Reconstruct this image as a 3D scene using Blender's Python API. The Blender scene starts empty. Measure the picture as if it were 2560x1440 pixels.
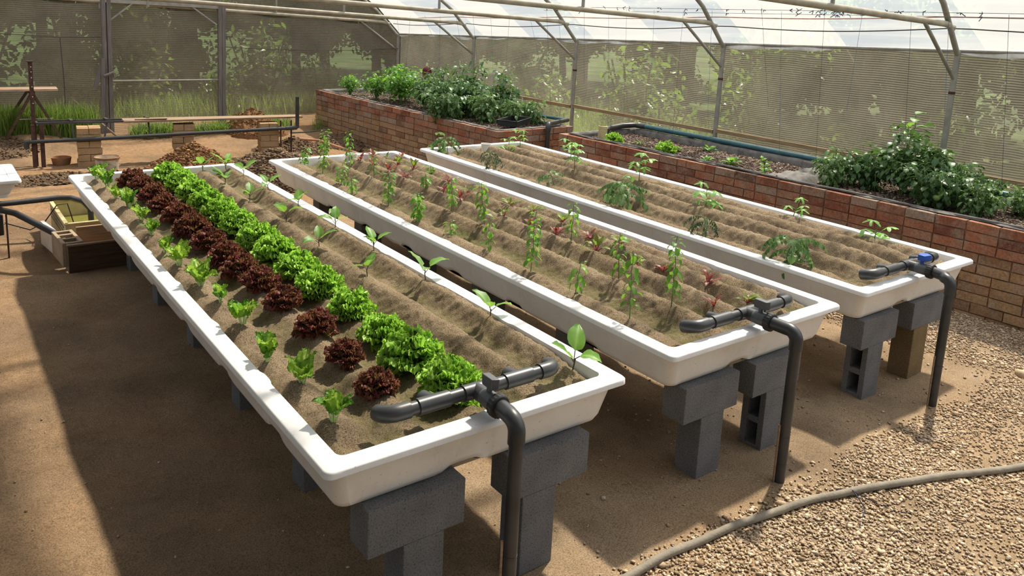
import bpy, math, random
import numpy as np
from mathutils import Vector, Matrix

# ------------------------------------------------------------------ camera, sky, sun, exposure
SC = bpy.context.scene
COL = SC.collection
YAW, PITCH, ROLL, FPX = 0.6492, -0.1932, 0.0500, 2009.7
CAMP = Vector((-0.9576, -2.1459, 2.1705))
fw = Vector((math.sin(YAW)*math.cos(PITCH), math.cos(YAW)*math.cos(PITCH), math.sin(PITCH)))
r0 = Vector((math.cos(YAW), -math.sin(YAW), 0)); u0 = r0.cross(fw)
rr = math.cos(ROLL)*r0 + math.sin(ROLL)*u0
uu = -math.sin(ROLL)*r0 + math.cos(ROLL)*u0
cd = bpy.data.cameras.new('camera'); cam = bpy.data.objects.new('camera', cd); COL.objects.link(cam)
cd.sensor_fit = 'HORIZONTAL'; cd.sensor_width = 36.0; cd.lens = FPX*36/2560
cd.shift_y = -301.0/2560; cd.clip_start = 0.05; cd.clip_end = 500
cam.matrix_world = Matrix(((rr.x, uu.x, -fw.x, CAMP.x), (rr.y, uu.y, -fw.y, CAMP.y), (rr.z, uu.z, -fw.z, CAMP.z), (0, 0, 0, 1)))
SC.camera = cam

W = bpy.data.worlds.new('sky'); SC.world = W; W.use_nodes = True
nt = W.node_tree; nt.nodes.clear()
wo = nt.nodes.new('ShaderNodeOutputWorld'); bg = nt.nodes.new('ShaderNodeBackground')
sky = nt.nodes.new('ShaderNodeTexSky'); sky.sky_type = 'NISHITA'; sky.sun_disc = False
sky.sun_elevation = math.radians(54); sky.sun_rotation = math.radians(67); sky.dust_density = 4.0; sky.air_density = 1.0; sky.ozone_density = 1.0
mixw = nt.nodes.new('ShaderNodeMixRGB'); mixw.inputs[0].default_value = 0.55; mixw.inputs[2].default_value = (7.2, 7.6, 8.2, 1)
nt.links.new(sky.outputs[0], mixw.inputs[1]); nt.links.new(mixw.outputs[0], bg.inputs[0]); nt.links.new(bg.outputs[0], wo.inputs[0])
bg.inputs[1].default_value = 0.195

sund = bpy.data.lights.new('sun', 'SUN'); sund.energy = 14.0; sund.angle = math.radians(2.2); sund.color = (1.0, 0.90, 0.74)
sun = bpy.data.objects.new('sun', sund); COL.objects.link(sun)
sun.rotation_mode = 'QUATERNION'
sun.rotation_quaternion = Vector((0.47, 0.20, 0.71)).to_track_quat('Z', 'Y')
SC.view_settings.view_transform = 'Standard'; SC.view_settings.look = 'None'
SC.view_settings.exposure = 0.0; SC.view_settings.gamma = 1.0
try: SC.view_settings.use_curve_mapping = False
except Exception: pass
try:
    SC.cycles.transparent_max_bounces = 24; SC.cycles.max_bounces = 6; SC.cycles.caustics_reflective = False; SC.cycles.caustics_refractive = False
except Exception: pass

RNG = random.Random(7); NR = np.random.default_rng(7)
PI = math.pi

# ------------------------------------------------------------------ noise and material helpers
def vnoise(x, y, seed=0):
    xi = np.floor(x).astype(np.int64); yi = np.floor(y).astype(np.int64); xf = x-xi; yf = y-yi
    def h(a, b):
        n = (a*374761393 + b*668265263 + seed*974711) & 0xffffffff
        n = ((n ^ (n >> 13))*1274126177) & 0xffffffff
        return ((n ^ (n >> 16)) & 0xffff)/65535.0
    sx = xf*xf*(3-2*xf); sy = yf*yf*(3-2*yf)
    a = h(xi, yi); b = h(xi+1, yi); c = h(xi, yi+1); d = h(xi+1, yi+1)
    return (a*(1-sx)+b*sx)*(1-sy)+(c*(1-sx)+d*sx)*sy - 0.5
def fbm(x, y, oct=4, seed=0):
    s = 0; a = 1.0
    for i in range(oct):
        s = s+a*vnoise(x*2**i, y*2**i, seed+i); a *= 0.5
    return s

class Nodes:
    def __init__(s, name):
        s.m = bpy.data.materials.new(name); s.m.use_nodes = True; s.t = s.m.node_tree; s.t.nodes.clear()
        s.out = s.t.nodes.new('ShaderNodeOutputMaterial')
    def n(s, typ, **kw):
        x = s.t.nodes.new(typ)
        for k, v in kw.items():
            if k.startswith('i_'):
                key = k[2:]; key = int(key) if key.isdigit() else key.replace('_', ' ')
                x.inputs[key].default_value = v
            else: setattr(x, k, v)
        return x
    def l(s, a, b): s.t.links.new(a, b)
    def coord(s, scale=(1, 1, 1), obj=True):
        tc = s.n('ShaderNodeTexCoord'); mp = s.n('ShaderNodeMapping'); mp.inputs['Scale'].default_value = scale
        s.l(tc.outputs['Object' if obj else 'Generated'], mp.inputs[0]); return mp.outputs[0]
    def ramp(s, fac, stops, interp='LINEAR'):
        r = s.n('ShaderNodeValToRGB'); r.color_ramp.interpolation = interp
        e = r.color_ramp.elements
        while len(e) > 1: e.remove(e[-1])
        e[0].position = stops[0][0]; e[0].color = (*stops[0][1], 1)
        for p, c in stops[1:]:
            q = e.new(p); q.color = (*c, 1)
        s.l(fac, r.inputs[0]); return r.outputs[0]
    def noise(s, vec, scale, detail=4, rough=0.55):
        x = s.n('ShaderNodeTexNoise'); x.inputs['Scale'].default_value = scale; x.inputs['Detail'].default_value = detail
        x.inputs['Roughness'].default_value = rough; s.l(vec, x.inputs['Vector']); return x.outputs['Fac']
    def mix(s, fac, a, b, mode='MIX'):
        x = s.n('ShaderNodeMixRGB', blend_type=mode)
        for i, v in enumerate((fac, a, b)):
            if isinstance(v, (int, float)): x.inputs[i].default_value = v if i == 0 else (v, v, v, 1)
            elif isinstance(v, tuple): x.inputs[i].default_value = (*v, 1)
            else: s.l(v, x.inputs[i])
        return x.outputs[0]
    def bump(s, h, strength=0.5, dist=0.01):
        b = s.n('ShaderNodeBump'); b.inputs['Strength'].default_value = strength; b.inputs['Distance'].default_value = dist
        s.l(h, b.inputs['Height']); return b.outputs[0]
    def principled(s, col, rough=0.8, spec=0.3, normal=None, metal=0.0, surf=True):
        p = s.n('ShaderNodeBsdfPrincipled')
        if isinstance(col, tuple): p.inputs['Base Color'].default_value = (*col, 1)
        else: s.l(col, p.inputs['Base Color'])
        if isinstance(rough, (int, float)): p.inputs['Roughness'].default_value = rough
        else: s.l(rough, p.inputs['Roughness'])
        p.inputs['Specular IOR Level'].default_value = spec; p.inputs['Metallic'].default_value = metal
        if normal is not None: s.l(normal, p.inputs['Normal'])
        if surf: s.l(p.outputs[0], s.out.inputs[0])
        return p

def simple(name, col, rough=0.6, spec=0.3, metal=0.0, var=0.25, vs=12, bs=0.0, bscale=80):
    M = Nodes(name); v = M.coord()
    n = M.noise(v, vs, 5)
    lo = tuple(c*(1-var) for c in col); hi = tuple(min(1, c*(1+var)) for c in col)
    c = M.ramp(n, [(0.3, lo), (0.7, hi)])
    nm = M.bump(M.noise(v, bscale, 4), bs, 0.01) if bs else None
    M.principled(c, rough, spec, nm, metal); return M.m

def leafmat(name, stops, attr=True, trans=0.38, rough=0.45, spec=0.35, tcol=(0.55, 0.9, 0.12), vs=35, amp=0.22):
    # stops along the 'tip' attribute (0 at the midrib/base, 1 at the edge)
    M = Nodes(name); v = M.coord()
    if attr:
        a = M.n('ShaderNodeAttribute', attribute_name='tip')
        nz = M.noise(v, vs, 3)
        ad = M.n('ShaderNodeMath', operation='MULTIPLY_ADD'); M.l(nz, ad.inputs[0]); ad.inputs[1].default_value = amp*2
        sb = M.n('ShaderNodeMath', operation='SUBTRACT'); M.l(a.outputs['Fac'], sb.inputs[0]); sb.inputs[1].default_value = amp
        M.l(sb.outputs[0], ad.inputs[2]); fac = ad.outputs[0]
    else: fac = M.noise(v, vs, 3)
    c = M.ramp(fac, stops)
    oi = M.n('ShaderNodeNewGeometry')
    hs = M.n('ShaderNodeHueSaturation'); M.l(c, hs.inputs['Color'])
    ma = M.n('ShaderNodeMapRange'); M.l(oi.outputs['Random Per Island'], ma.inputs[0]); ma.inputs[3].default_value = 0.72; ma.inputs[4].default_value = 1.25
    M.l(ma.outputs[0], hs.inputs['Value'])
    p = M.principled(hs.outputs[0], rough, spec, None, surf=False)
    t = M.n('ShaderNodeBsdfTranslucent')
    tm = M.mix(1.0, hs.outputs[0], tuple(tcol), 'MULTIPLY'); tm2 = M.mix(0.35, hs.outputs[0], tuple(tcol))
    M.l(tm2, t.inputs[0])
    mx = M.n('ShaderNodeMixShader'); mx.inputs[0].default_value = trans
    M.l(p.outputs[0], mx.inputs[1]); M.l(t.outputs[0], mx.inputs[2]); M.l(mx.outputs[0], M.out.inputs[0])
    return M.m

# ------------------------------------------------------------------ geometry helpers
class MB:
    """collects shapes; build() links them as one mesh object"""
    def __init__(s): s.V = []; s.F = []; s.n = 0; s.T = []
    def add(s, V, F, tip=None):
        V = np.asarray(V, float).reshape(-1, 3); k = s.n
        s.V.append(V); s.F.extend([tuple(i+k for i in f) for f in F]); s.n += len(V)
        s.T.append(np.zeros(len(V)) if tip is None else np.asarray(tip, float)); return s
    def box(s, c, size, rz=0, rot=None, jit=0):
        x, y, z = [a/2 for a in size]
        V = np.array([(i*x, j*y, k*z) for i in (-1, 1) for j in (-1, 1) for k in (-1, 1)], float)
        if jit: V += NR.uniform(-jit, jit, V.shape)
        if rot is None:
            ca, sa = math.cos(rz), math.sin(rz); R = np.array([[ca, -sa, 0], [sa, ca, 0], [0, 0, 1]])
        else: R = np.array(rot)
        return s.add(V@R.T+np.array(c), [(0, 1, 3, 2), (4, 6, 7, 5), (0, 4, 5, 1), (2, 3, 7, 6), (0, 2, 6, 4), (1, 5, 7, 3)])
    def beam(s, a, b, w, h, up=(0, 0, 1)):
        a = Vector(a); b = Vector(b); d = b-a; L = d.length; d.normalize(); x = d.cross(Vector(up)).normalized(); z = x.cross(d)
        R = np.array([[x[i], d[i], z[i]] for i in range(3)])
        return s.box((a+b)/2, (w, L, h), rot=R)
    def tube(s, pts, r, seg=10, caps=True, r1=None):
        pts = [Vector(p) for p in pts]; n = len(pts); V = []; F = []
        prev = None
        for i, p in enumerate(pts):
            d = (pts[min(i+1, n-1)]-pts[max(i-1, 0)]); 
            if d.length < 1e-9: d = Vector((0, 0, 1))
            d.normalize()
            if prev is None:
                a = Vector((0, 0, 1)) if abs(d.z) < 0.9 else Vector((1, 0, 0)); x = d.cross(a).normalized()
            else: x = (prev-d*prev.dot(d)).normalized()
            prev = x; y = d.cross(x); rad = r if r1 is None else r+(r1-r)*i/(n-1)
            if hasattr(r, '__len__'): rad = r[i]
            for k in range(seg):
                t = 2*PI*k/seg; V.append(p+x*math.cos(t)*rad+y*math.sin(t)*rad)
        for i in range(n-1):
            for k in range(seg):
                k2 = (k+1) % seg; F.append((i*seg+k, i*seg+k2, (i+1)*seg+k2, (i+1)*seg+k))
        if caps: F.append(tuple(range(seg-1, -1, -1))); F.append(tuple((n-1)*seg+k for k in range(seg)))
        return s.add([tuple(v) for v in V], F)
    def cyl(s, a, b, r, seg=16, r1=None): return s.tube([a, b], r, seg, True, r1)
    def lathe(s, c, prof, seg=24, axis=(0, 0, 1)):
        ax = Vector(axis).normalized(); a = Vector((1, 0, 0)) if abs(ax.z) > .9 else Vector((0, 0, 1)); x = ax.cross(a).normalized(); y = ax.cross(x)
        V = []; F = []; c = Vector(c)
        for r, h in prof:
            for k in range(seg):
                t = 2*PI*k/seg; V.append(tuple(c+ax*h+x*(r*math.cos(t))+y*(r*math.sin(t))))
        for i in range(len(prof)-1):
            for k in range(seg):
                k2 = (k+1) % seg; F.append((i*seg+k, i*seg+k2, (i+1)*seg+k2, (i+1)*seg+k))
        return s.add(V, F)
    def build(s, name, mat, parent=None, smooth=False, angle=40, bevel=0, loc=None):
        V = np.concatenate(s.V) if s.V else np.zeros((0, 3))
        me = bpy.data.meshes.new(name); me.from_pydata(V.tolist(), [], s.F); me.update()
        T = np.concatenate(s.T)
        if T.any():
            at = me.attributes.new('tip', 'FLOAT', 'POINT'); at.data.foreach_set('value', T.astype(np.float32))
        me.materials.append(mat)
        o = bpy.data.objects.new(name, me); COL.objects.link(o)
        if parent: o.parent = parent
        if loc is not None: o.location = loc
        if smooth:
            me.polygons.foreach_set('use_smooth', [True]*len(me.polygons))
            if angle < 180: me.set_sharp_from_angle(angle=math.radians(angle))
        if bevel:
            b = o.modifiers.new('bevel', 'BEVEL'); b.width = bevel; b.segments = 2; b.limit_method = 'ANGLE'; b.angle_limit = math.radians(50)
        return o

def np_mesh(name, V, F, mat, parent=None, smooth=False, attrs=None):
    V = np.asarray(V, np.float32); F = np.asarray(F, np.int32); k = F.shape[1]
    me = bpy.data.meshes.new(name); me.vertices.add(len(V)); me.vertices.foreach_set('co', V.ravel())
    me.loops.add(F.size); me.loops.foreach_set('vertex_index', F.ravel())
    me.polygons.add(len(F)); me.polygons.foreach_set('loop_start', np.arange(0, F.size, k, dtype=np.int32)); 
    me.update(calc_edges=True); me.validate()
    if attrs:
        for n, a in attrs.items():
            at = me.attributes.new(n, 'FLOAT', 'POINT'); at.data.foreach_set('value', np.asarray(a, np.float32))
    if smooth: me.polygons.foreach_set('use_smooth', [True]*len(me.polygons))
    me.materials.append(mat); o = bpy.data.objects.new(name, me); COL.objects.link(o)
    if parent: o.parent = parent
    return o

def grid_faces(nx, ny):
    i, j = np.meshgrid(np.arange(nx-1), np.arange(ny-1), indexing='ij'); a = (i*ny+j).ravel()
    return np.stack([a, a+ny, a+ny+1, a+1], 1)

def tag(o, label, cat, group=None, kind=None):
    o['label'] = label; o['category'] = cat
    if group: o['group'] = group
    if kind: o['kind'] = kind
    return o
def struct(o): o['kind'] = 'structure'; return o
def empty(name, loc, rz=0):
    o = bpy.data.objects.new(name, None); COL.objects.link(o); o.location = loc; o.rotation_euler = (0, 0, rz); o.empty_display_size = 0.1; return o
def copy_tree(o, parent=None):
    c = o.copy(); COL.objects.link(c)
    if parent: c.parent = parent
    for ch in list(o.children): copy_tree(ch, c)
    return c
class Proto:
    """first use returns the prototype itself, later uses copy it with its parts"""
    def __init__(s, f): s.f = f; s.o = None
    def place(s, loc, rz=0, sc=1.0, tilt=(0, 0)):
        if s.o is None: s.o = s.f(); c = s.o
        else: c = copy_tree(s.o)
        c.location = loc; c.rotation_euler = (tilt[0], tilt[1], rz); c.scale = (sc, sc, sc) if not hasattr(sc, '__len__') else sc
        return c
ORD = ['first', 'second', 'third', 'fourth', 'fifth', 'sixth', 'seventh', 'eighth', 'ninth', 'tenth', 'eleventh', 'twelfth', 'thirteenth', 'fourteenth', 'fifteenth', 'sixteenth', 'seventeenth', 'eighteenth', 'nineteenth', 'twentieth']
ORDX = ORD+['twenty-'+q for q in ORD[:9]]+['thirtieth']+['thirty-'+q for q in ORD[:9]]+['fortieth']
def screen_x(p): d = Vector(p)-CAMP; return d.dot(rr)/d.dot(fw)   # only used to count things from left to right in labels

# ------------------------------------------------------------------ materials
def mat_sand(name='trough_sand', moss=0.0):
    M = Nodes(name); v = M.coord()
    big = M.noise(v, 3.0, 4); grain = M.noise(v, 190, 4, 0.75); mid = M.noise(v, 45, 4)
    base = M.ramp(big, [(0.3, (0.225, 0.165, 0.103)), (0.65, (0.335, 0.255, 0.168))])
    g = M.ramp(grain, [(0.36, (0.22, 0.20, 0.17)), (0.48, (0.95, 0.95, 0.95)), (0.66, (1.6, 1.55, 1.45))])
    c = M.mix(1.0, base, g, 'MULTIPLY')
    a = M.n('ShaderNodeAttribute', attribute_name='low')
    mn = M.noise(v, 7, 5, 0.65)
    mm = M.n('ShaderNodeMath', operation='MULTIPLY'); M.l(a.outputs['Fac'], mm.inputs[0]); M.l(mn, mm.inputs[1])
    mf = M.ramp(mm.outputs[0], [(0.30, (0, 0, 0)), (0.62, (moss, moss, moss))])
    c = M.mix(mf, c, (0.115, 0.125, 0.035))
    h = M.mix(0.45, mid, grain)
    M.principled(c, 0.95, 0.12, M.bump(h, 1.0, 0.022)); return M.m
M_SAND1 = mat_sand('trough_sand', 0.55); M_SAND2 = mat_sand('mossy_sand', 0.7); M_SAND3 = mat_sand('ridged_sand', 0.4)

def mat_ground():
    M = Nodes('sandy_ground'); v = M.coord()
    big = M.noise(v, 0.9, 5); big2 = M.noise(v, 2.3, 6, 0.6); grain = M.noise(v, 150, 4, 0.7); mid = M.noise(v, 22, 5, 0.6)
    sand = M.ramp(big2, [(0.3, (0.25, 0.178, 0.108)), (0.7, (0.39, 0.288, 0.185))])
    red = M.ramp(mid, [(0.3, (0.18, 0.095, 0.042)), (0.7, (0.32, 0.19, 0.095))])
    # redder bare earth on the left of the first trough and beyond its far end
    sx = M.n('ShaderNodeSeparateXYZ'); M.l(v, sx.inputs[0])
    m1 = M.n('ShaderNodeMapRange'); M.l(sx.outputs[0], m1.inputs[0]); m1.inputs[1].default_value = 0.6; m1.inputs[2].default_value = -0.5; m1.inputs[3].default_value = 0.0; m1.inputs[4].default_value = 0.45
    m2 = M.n('ShaderNodeMapRange'); M.l(sx.outputs[1], m2.inputs[0]); m2.inputs[1].default_value = 4.6; m2.inputs[2].default_value = 6.0; m2.inputs[3].default_value = 0.0; m2.inputs[4].default_value = 0.62
    mx = M.n('ShaderNodeMath', operation='MAXIMUM'); M.l(m1.outputs[0], mx.inputs[0]); M.l(m2.outputs[0], mx.inputs[1])
    ad = M.n('ShaderNodeMath', operation='ADD'); M.l(mx.outputs[0], ad.inputs[0])
    bs = M.n('ShaderNodeMapRange'); M.l(big, bs.inputs[0]); bs.inputs[1].default_value = 0.35; bs.inputs[2].default_value = 0.65; bs.inputs[3].default_value = -0.25; bs.inputs[4].default_value = 0.3
    M.l(bs.outputs[0], ad.inputs[1]); ad.use_clamp = True
    c = M.mix(ad.outputs[0], sand, red)
    g = M.ramp(grain, [(0.32, (0.45, 0.42, 0.4)), (0.5, (1, 1, 1)), (0.68, (1.4, 1.36, 1.3))])
    c = M.mix(1.0, c, g, 'MULTIPLY')
    damp = M.ramp(big, [(0.38, (0.62, 0.60, 0.60)), (0.55, (1, 1, 1))]); c = M.mix(1.0, c, damp, 'MULTIPLY')
    h = M.mix(0.35, mid, grain)
    M.principled(c, 0.95, 0.15, M.bump(h, 0.8, 0.018)); return M.m
M_GROUND = mat_ground()

def mat_island(name, stops, rough=0.9, spec=0.2, bs=0.5, bscale=120, dirt=0.4, dcol=(0.2, 0.12, 0.07)):
    M = Nodes(name); v = M.coord(); g = M.n('ShaderNodeNewGeometry')
    c = M.ramp(g.outputs['Random Per Island'], stops)
    n = M.noise(v, 14, 6, 0.65); c = M.mix(M.ramp(n, [(0.45, (0, 0, 0)), (0.7, (dirt,)*3)]), c, dcol)
    n2 = M.noise(v, bscale, 4, .6); c = M.mix(1.0, c, M.ramp(n2, [(0.3, (0.7,)*3), (0.7, (1.2,)*3)]), 'MULTIPLY')
    M.principled(c, rough, spec, M.bump(n2, bs, 0.008)); return M.m
M_PEBBLE = mat_island('gravel_stone', [(0, (0.24, 0.16, 0.10)), (0.25, (0.40, 0.29, 0.185)), (0.6, (0.52, 0.385, 0.25)), (0.85, (0.60, 0.48, 0.35)), (1, (0.28, 0.22, 0.17))], dirt=0.15, bs=0.2)
M_CHIP = mat_island('dark_bark_chip', [(0, (0.06, 0.04, 0.03)), (0.5, (0.16, 0.11, 0.085)), (0.85, (0.26, 0.20, 0.16)), (1, (0.42, 0.34, 0.28))], dirt=0.1, bs=0.2)
M_CLOD = mat_island('earth_clod', [(0, (0.14, 0.065, 0.025)), (0.6, (0.25, 0.125, 0.05)), (1, (0.34, 0.19, 0.09))], dirt=0.2, bs=0.6)
M_DCLOD = mat_island('dark_earth_clod', [(0, (0.09, 0.055, 0.03)), (0.6, (0.17, 0.11, 0.065)), (1, (0.26, 0.18, 0.11))], dirt=0.2, bs=0.6)

def mat_brick():
    M = Nodes('red_brick'); v = M.coord(); g = M.n('ShaderNodeNewGeometry')
    red = M.ramp(g.outputs['Random Per Island'], [(0, (0.085, 0.045, 0.035)), (0.12, (0.24, 0.085, 0.05)), (0.4, (0.33, 0.13, 0.075)), (0.7, (0.38, 0.165, 0.095)), (0.85, (0.30, 0.18, 0.125)), (1, (0.36, 0.27, 0.21))])
    tan = M.ramp(g.outputs['Random Per Island'], [(0, (0.20, 0.11, 0.06)), (0.3, (0.36, 0.21, 0.11)), (0.7, (0.43, 0.28, 0.15)), (1, (0.38, 0.18, 0.09))])
    sx = M.n('ShaderNodeSeparateXYZ'); M.l(v, sx.inputs[0])
    ad = M.n('ShaderNodeMath', operation='MULTIPLY_ADD'); M.l(g.outputs['Random Per Island'], ad.inputs[0]); ad.inputs[1].default_value = 0.16; M.l(sx.outputs[2], ad.inputs[2])
    mr = M.n('ShaderNodeMapRange'); M.l(ad.outputs[0], mr.inputs[0]); mr.inputs[1].default_value = 0.50; mr.inputs[2].default_value = 0.58
    c = M.mix(mr.outputs[0], tan, red)
    n = M.noise(v, 7, 7, 0.75); c = M.mix(M.ramp(n, [(0.46, (0, 0, 0)), (0.66, (0.65,)*3)]), c, (0.36, 0.28, 0.215))
    n3 = M.noise(v, 3, 6, 0.7); c = M.mix(M.ramp(n3, [(0.5, (0, 0, 0)), (0.68, (0.6,)*3)]), c, (0.12, 0.07, 0.045))
    n2 = M.noise(v, 60, 5, 0.7); c = M.mix(1.0, c, M.ramp(n2, [(0.3, (0.6,)*3), (0.7, (1.2,)*3)]), 'MULTIPLY')
    M.principled(c, 0.92, 0.15, M.bump(n2, 0.7, 0.01)); return M.m
M_BRICK = mat_brick()
M_TANBRICK = mat_island('tan_brick', [(0, (0.30, 0.15, 0.08)), (0.15, (0.36, 0.22, 0.11)), (0.7, (0.42, 0.28, 0.15)), (0.9, (0.38, 0.25, 0.14)), (1, (0.42, 0.15, 0.08))], bs=0.4)
M_MORTAR = simple('mortar', (0.22, 0.13, 0.085), 0.95, 0.1, var=0.4, bs=0.5)

def mat_tub():
    M = Nodes('white_moulded_plastic'); v = M.coord(); n = M.noise(v, 5, 6, 0.65); f = M.noise(v, 110, 3, 0.6)
    c = M.ramp(n, [(0.3, (0.70, 0.68, 0.65)), (0.62, (0.80, 0.79, 0.775))])
    sp = M.n('ShaderNodeTexNoise'); sp.inputs['Scale'].default_value = 55; sp.inputs['Detail'].default_value = 6; sp.inputs['Roughness'].default_value = 0.8; M.l(v, sp.inputs['Vector'])
    c = M.mix(M.ramp(sp.outputs['Fac'], [(0.635, (0, 0, 0)), (0.66, (0.8,)*3)]), c, (0.22, 0.14, 0.09))
    st = M.noise(M.coord((3, 3, 0.8)), 4, 6, 0.75); c = M.mix(M.ramp(st, [(0.58, (0, 0, 0)), (0.78, (0.30,)*3)]), c, (0.42, 0.30, 0.19))
    M.principled(c, 0.42, 0.35, M.bump(f, 0.06, 0.004)); return M.m
M_TUB = mat_tub()
def mat_block(name, col):
    M = Nodes(name); v = M.coord(); n = M.noise(v, 140, 5, 0.75); b = M.noise(v, 6, 4)
    c = M.ramp(b, [(0.3, tuple(x*0.82 for x in col)), (0.7, tuple(x*1.15 for x in col))])
    c = M.mix(1.0, c, M.ramp(n, [(0.36, (0.35,)*3), (0.47, (1,)*3), (0.7, (1.2,)*3)]), 'MULTIPLY')
    M.principled(c, 0.95, 0.12, M.bump(n, 0.9, 0.008)); return M.m
M_BLOCK = mat_block('grey_concrete', (0.20, 0.198, 0.200)); M_BLOCKT = mat_block('tan_concrete', (0.25, 0.18, 0.095)); M_BLOCKS = mat_block('sandy_concrete', (0.42, 0.32, 0.22))
M_PIPE = simple('black_pipe', (0.035, 0.036, 0.038), 0.38, 0.45, var=0.35, vs=8)
M_FIT = simple('grey_fitting', (0.085, 0.09, 0.095), 0.42, 0.45, var=0.2)
M_BLUE = simple('blue_handle', (0.02, 0.09, 0.45), 0.4, 0.4)
M_TEAL = simple('teal_pipe', (0.03, 0.10, 0.12), 0.4, 0.4)
M_HOSE = simple('dusty_hose', (0.24, 0.21, 0.165), 0.8, 0.2, var=0.2, bs=0.3)
M_BLACKP = simple('black_plastic', (0.022, 0.022, 0.024), 0.5, 0.35)
M_LINER = simple('weathered_liner', (0.15, 0.14, 0.13), 0.85, 0.2, var=0.4, bs=0.6, bscale=25)
M_GALV = simple('galvanised_steel', (0.27, 0.255, 0.225), 0.6, 0.4, 0.2, var=0.22, vs=9)
M_TIE = simple('dusty_steel', (0.33, 0.29, 0.22), 0.7, 0.3, 0.1, var=0.25, vs=7)
M_RUST = simple('rusty_steel', (0.075, 0.04, 0.03), 0.85, 0.2, var=0.5, vs=15)
M_DARKST = simple('dark_steel', (0.06, 0.055, 0.055), 0.6, 0.3)
def mat_wood(name, col, sc=(1, 14, 14)):
    M = Nodes(name); n = M.noise(M.coord(sc), 4, 6, 0.65)
    c = M.ramp(n, [(0.3, tuple(x*0.6 for x in col)), (0.7, tuple(x*1.2 for x in col))])
    M.principled(c, 0.85, 0.15, M.bump(n, 0.4, 0.006)); return M.m
M_PLANK = mat_wood('pale_plank', (0.40, 0.27, 0.18)); M_OLDWOOD = mat_wood('weathered_board', (0.30, 0.21, 0.14)); M_DARKWOOD = mat_wood('dark_board', (0.09, 0.055, 0.035)); M_POSTWOOD = mat_wood('grey_post_wood', (0.17, 0.15, 0.135), (14, 14, 1))
M_BATTEN = mat_wood('brown_batten', (0.30, 0.21, 0.12), (14, 1, 14))
M_CRATE = simple('cream_plastic', (0.50, 0.42, 0.22), 0.6, 0.3, var=0.2)
M_WATER = simple('green_water', (0.16, 0.15, 0.035), 0.08, 0.5, var=0.15)
M_WHITE = simple('white_pvc', (0.72, 0.70, 0.66), 0.4, 0.35, var=0.08)
M_BUCKET = simple('muddy_bucket', (0.50, 0.42, 0.31), 0.7, 0.2, var=0.45, vs=9)
M_MUD = simple('brown_mud', (0.27, 0.14, 0.07), 0.85, 0.2, var=0.3)
M_BLUETIE = simple('blue_twine', (0.05, 0.14, 0.26), 0.7)
M_DARKTIE = simple('dark_twine', (0.035, 0.045, 0.07), 0.7)
M_BROWNROPE = simple('brown_webbing', (0.42, 0.24, 0.18), 0.8)
M_COPPER = simple('terracotta_hose', (0.42, 0.20, 0.11), 0.6)
M_SEAM = simple('seam_cord', (0.05, 0.045, 0.04), 0.8)

M_GREENLET = leafmat('frilly_green_leaf', [(0.0, (0.20, 0.42, 0.05)), (0.45, (0.18, 0.38, 0.03)), (1.0, (0.40, 0.64, 0.10))], trans=0.38, tcol=(0.45, 0.85, 0.06))
M_REDLET = leafmat('frilly_red_leaf', [(0.0, (0.17, 0.28, 0.04)), (0.60, (0.20, 0.22, 0.05)), (0.84, (0.20, 0.085, 0.045)), (1.0, (0.185, 0.036, 0.042))], trans=0.30, tcol=(0.45, 0.32, 0.09), amp=0.42, vs=20)
M_CHARD = leafmat('chard_leaf', [(0.0, (0.32, 0.50, 0.11)), (0.25, (0.09, 0.25, 0.03)), (1.0, (0.06, 0.20, 0.025))], trans=0.36, tcol=(0.55, 0.95, 0.06), amp=0.1)
M_CHARDY = leafmat('young_chard_leaf', [(0.0, (0.50, 0.62, 0.18)), (0.25, (0.24, 0.40, 0.05)), (1.0, (0.17, 0.35, 0.03))], trans=0.38, tcol=(0.7, 0.95, 0.08), amp=0.1)
M_CHSTEM = simple('pale_green_stalk', (0.42, 0.55, 0.22), 0.5, 0.3)
M_EGG = leafmat('eggplant_leaf', [(0.0, (0.24, 0.40, 0.12)), (0.3, (0.13, 0.27, 0.055)), (1.0, (0.11, 0.25, 0.05))], trans=0.42, tcol=(0.5, 0.9, 0.06), amp=0.1)
M_EGGSTEM = simple('dark_stem', (0.10, 0.085, 0.06), 0.6)
M_PEP = leafmat('pepper_leaf', [(0.0, (0.14, 0.30, 0.05)), (0.5, (0.08, 0.22, 0.03)), (1.0, (0.14, 0.34, 0.035))], trans=0.40, tcol=(0.5, 0.9, 0.05))
M_PSTEM = simple('green_stem', (0.12, 0.20, 0.06), 0.6)
M_BEET = leafmat('beet_leaf', [(0.0, (0.30, 0.03, 0.05)), (0.3, (0.16, 0.20, 0.03)), (1.0, (0.10, 0.26, 0.03))], trans=0.38, tcol=(0.45, 0.75, 0.05), amp=0.25)
M_BEETR = leafmat('dark_red_beet_leaf', [(0.0, (0.34, 0.03, 0.06)), (0.5, (0.16, 0.05, 0.03)), (1.0, (0.12, 0.06, 0.03))], trans=0.34, tcol=(0.55, 0.15, 0.06), amp=0.25)
M_BEETST = simple('crimson_stalk', (0.32, 0.035, 0.06), 0.5)
M_TOM = leafmat('tomato_leaf', [(0.0, (0.17, 0.26, 0.11)), (0.5, (0.10, 0.185, 0.07)), (1.0, (0.13, 0.22, 0.08))], trans=0.32, tcol=(0.4, 0.7, 0.1))
M_TOMW = leafmat('wilted_leaf', [(0.0, (0.06, 0.10, 0.055)), (0.5, (0.035, 0.06, 0.035)), (1.0, (0.05, 0.08, 0.04))], trans=0.2, tcol=(0.3, 0.4, 0.1))
M_BUSH = leafmat('bush_leaf', [(0.0, (0.085, 0.16, 0.05)), (0.5, (0.045, 0.105, 0.035)), (1.0, (0.07, 0.15, 0.045))], trans=0.26, tcol=(0.30, 0.60, 0.08), rough=0.42, spec=0.4)
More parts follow.
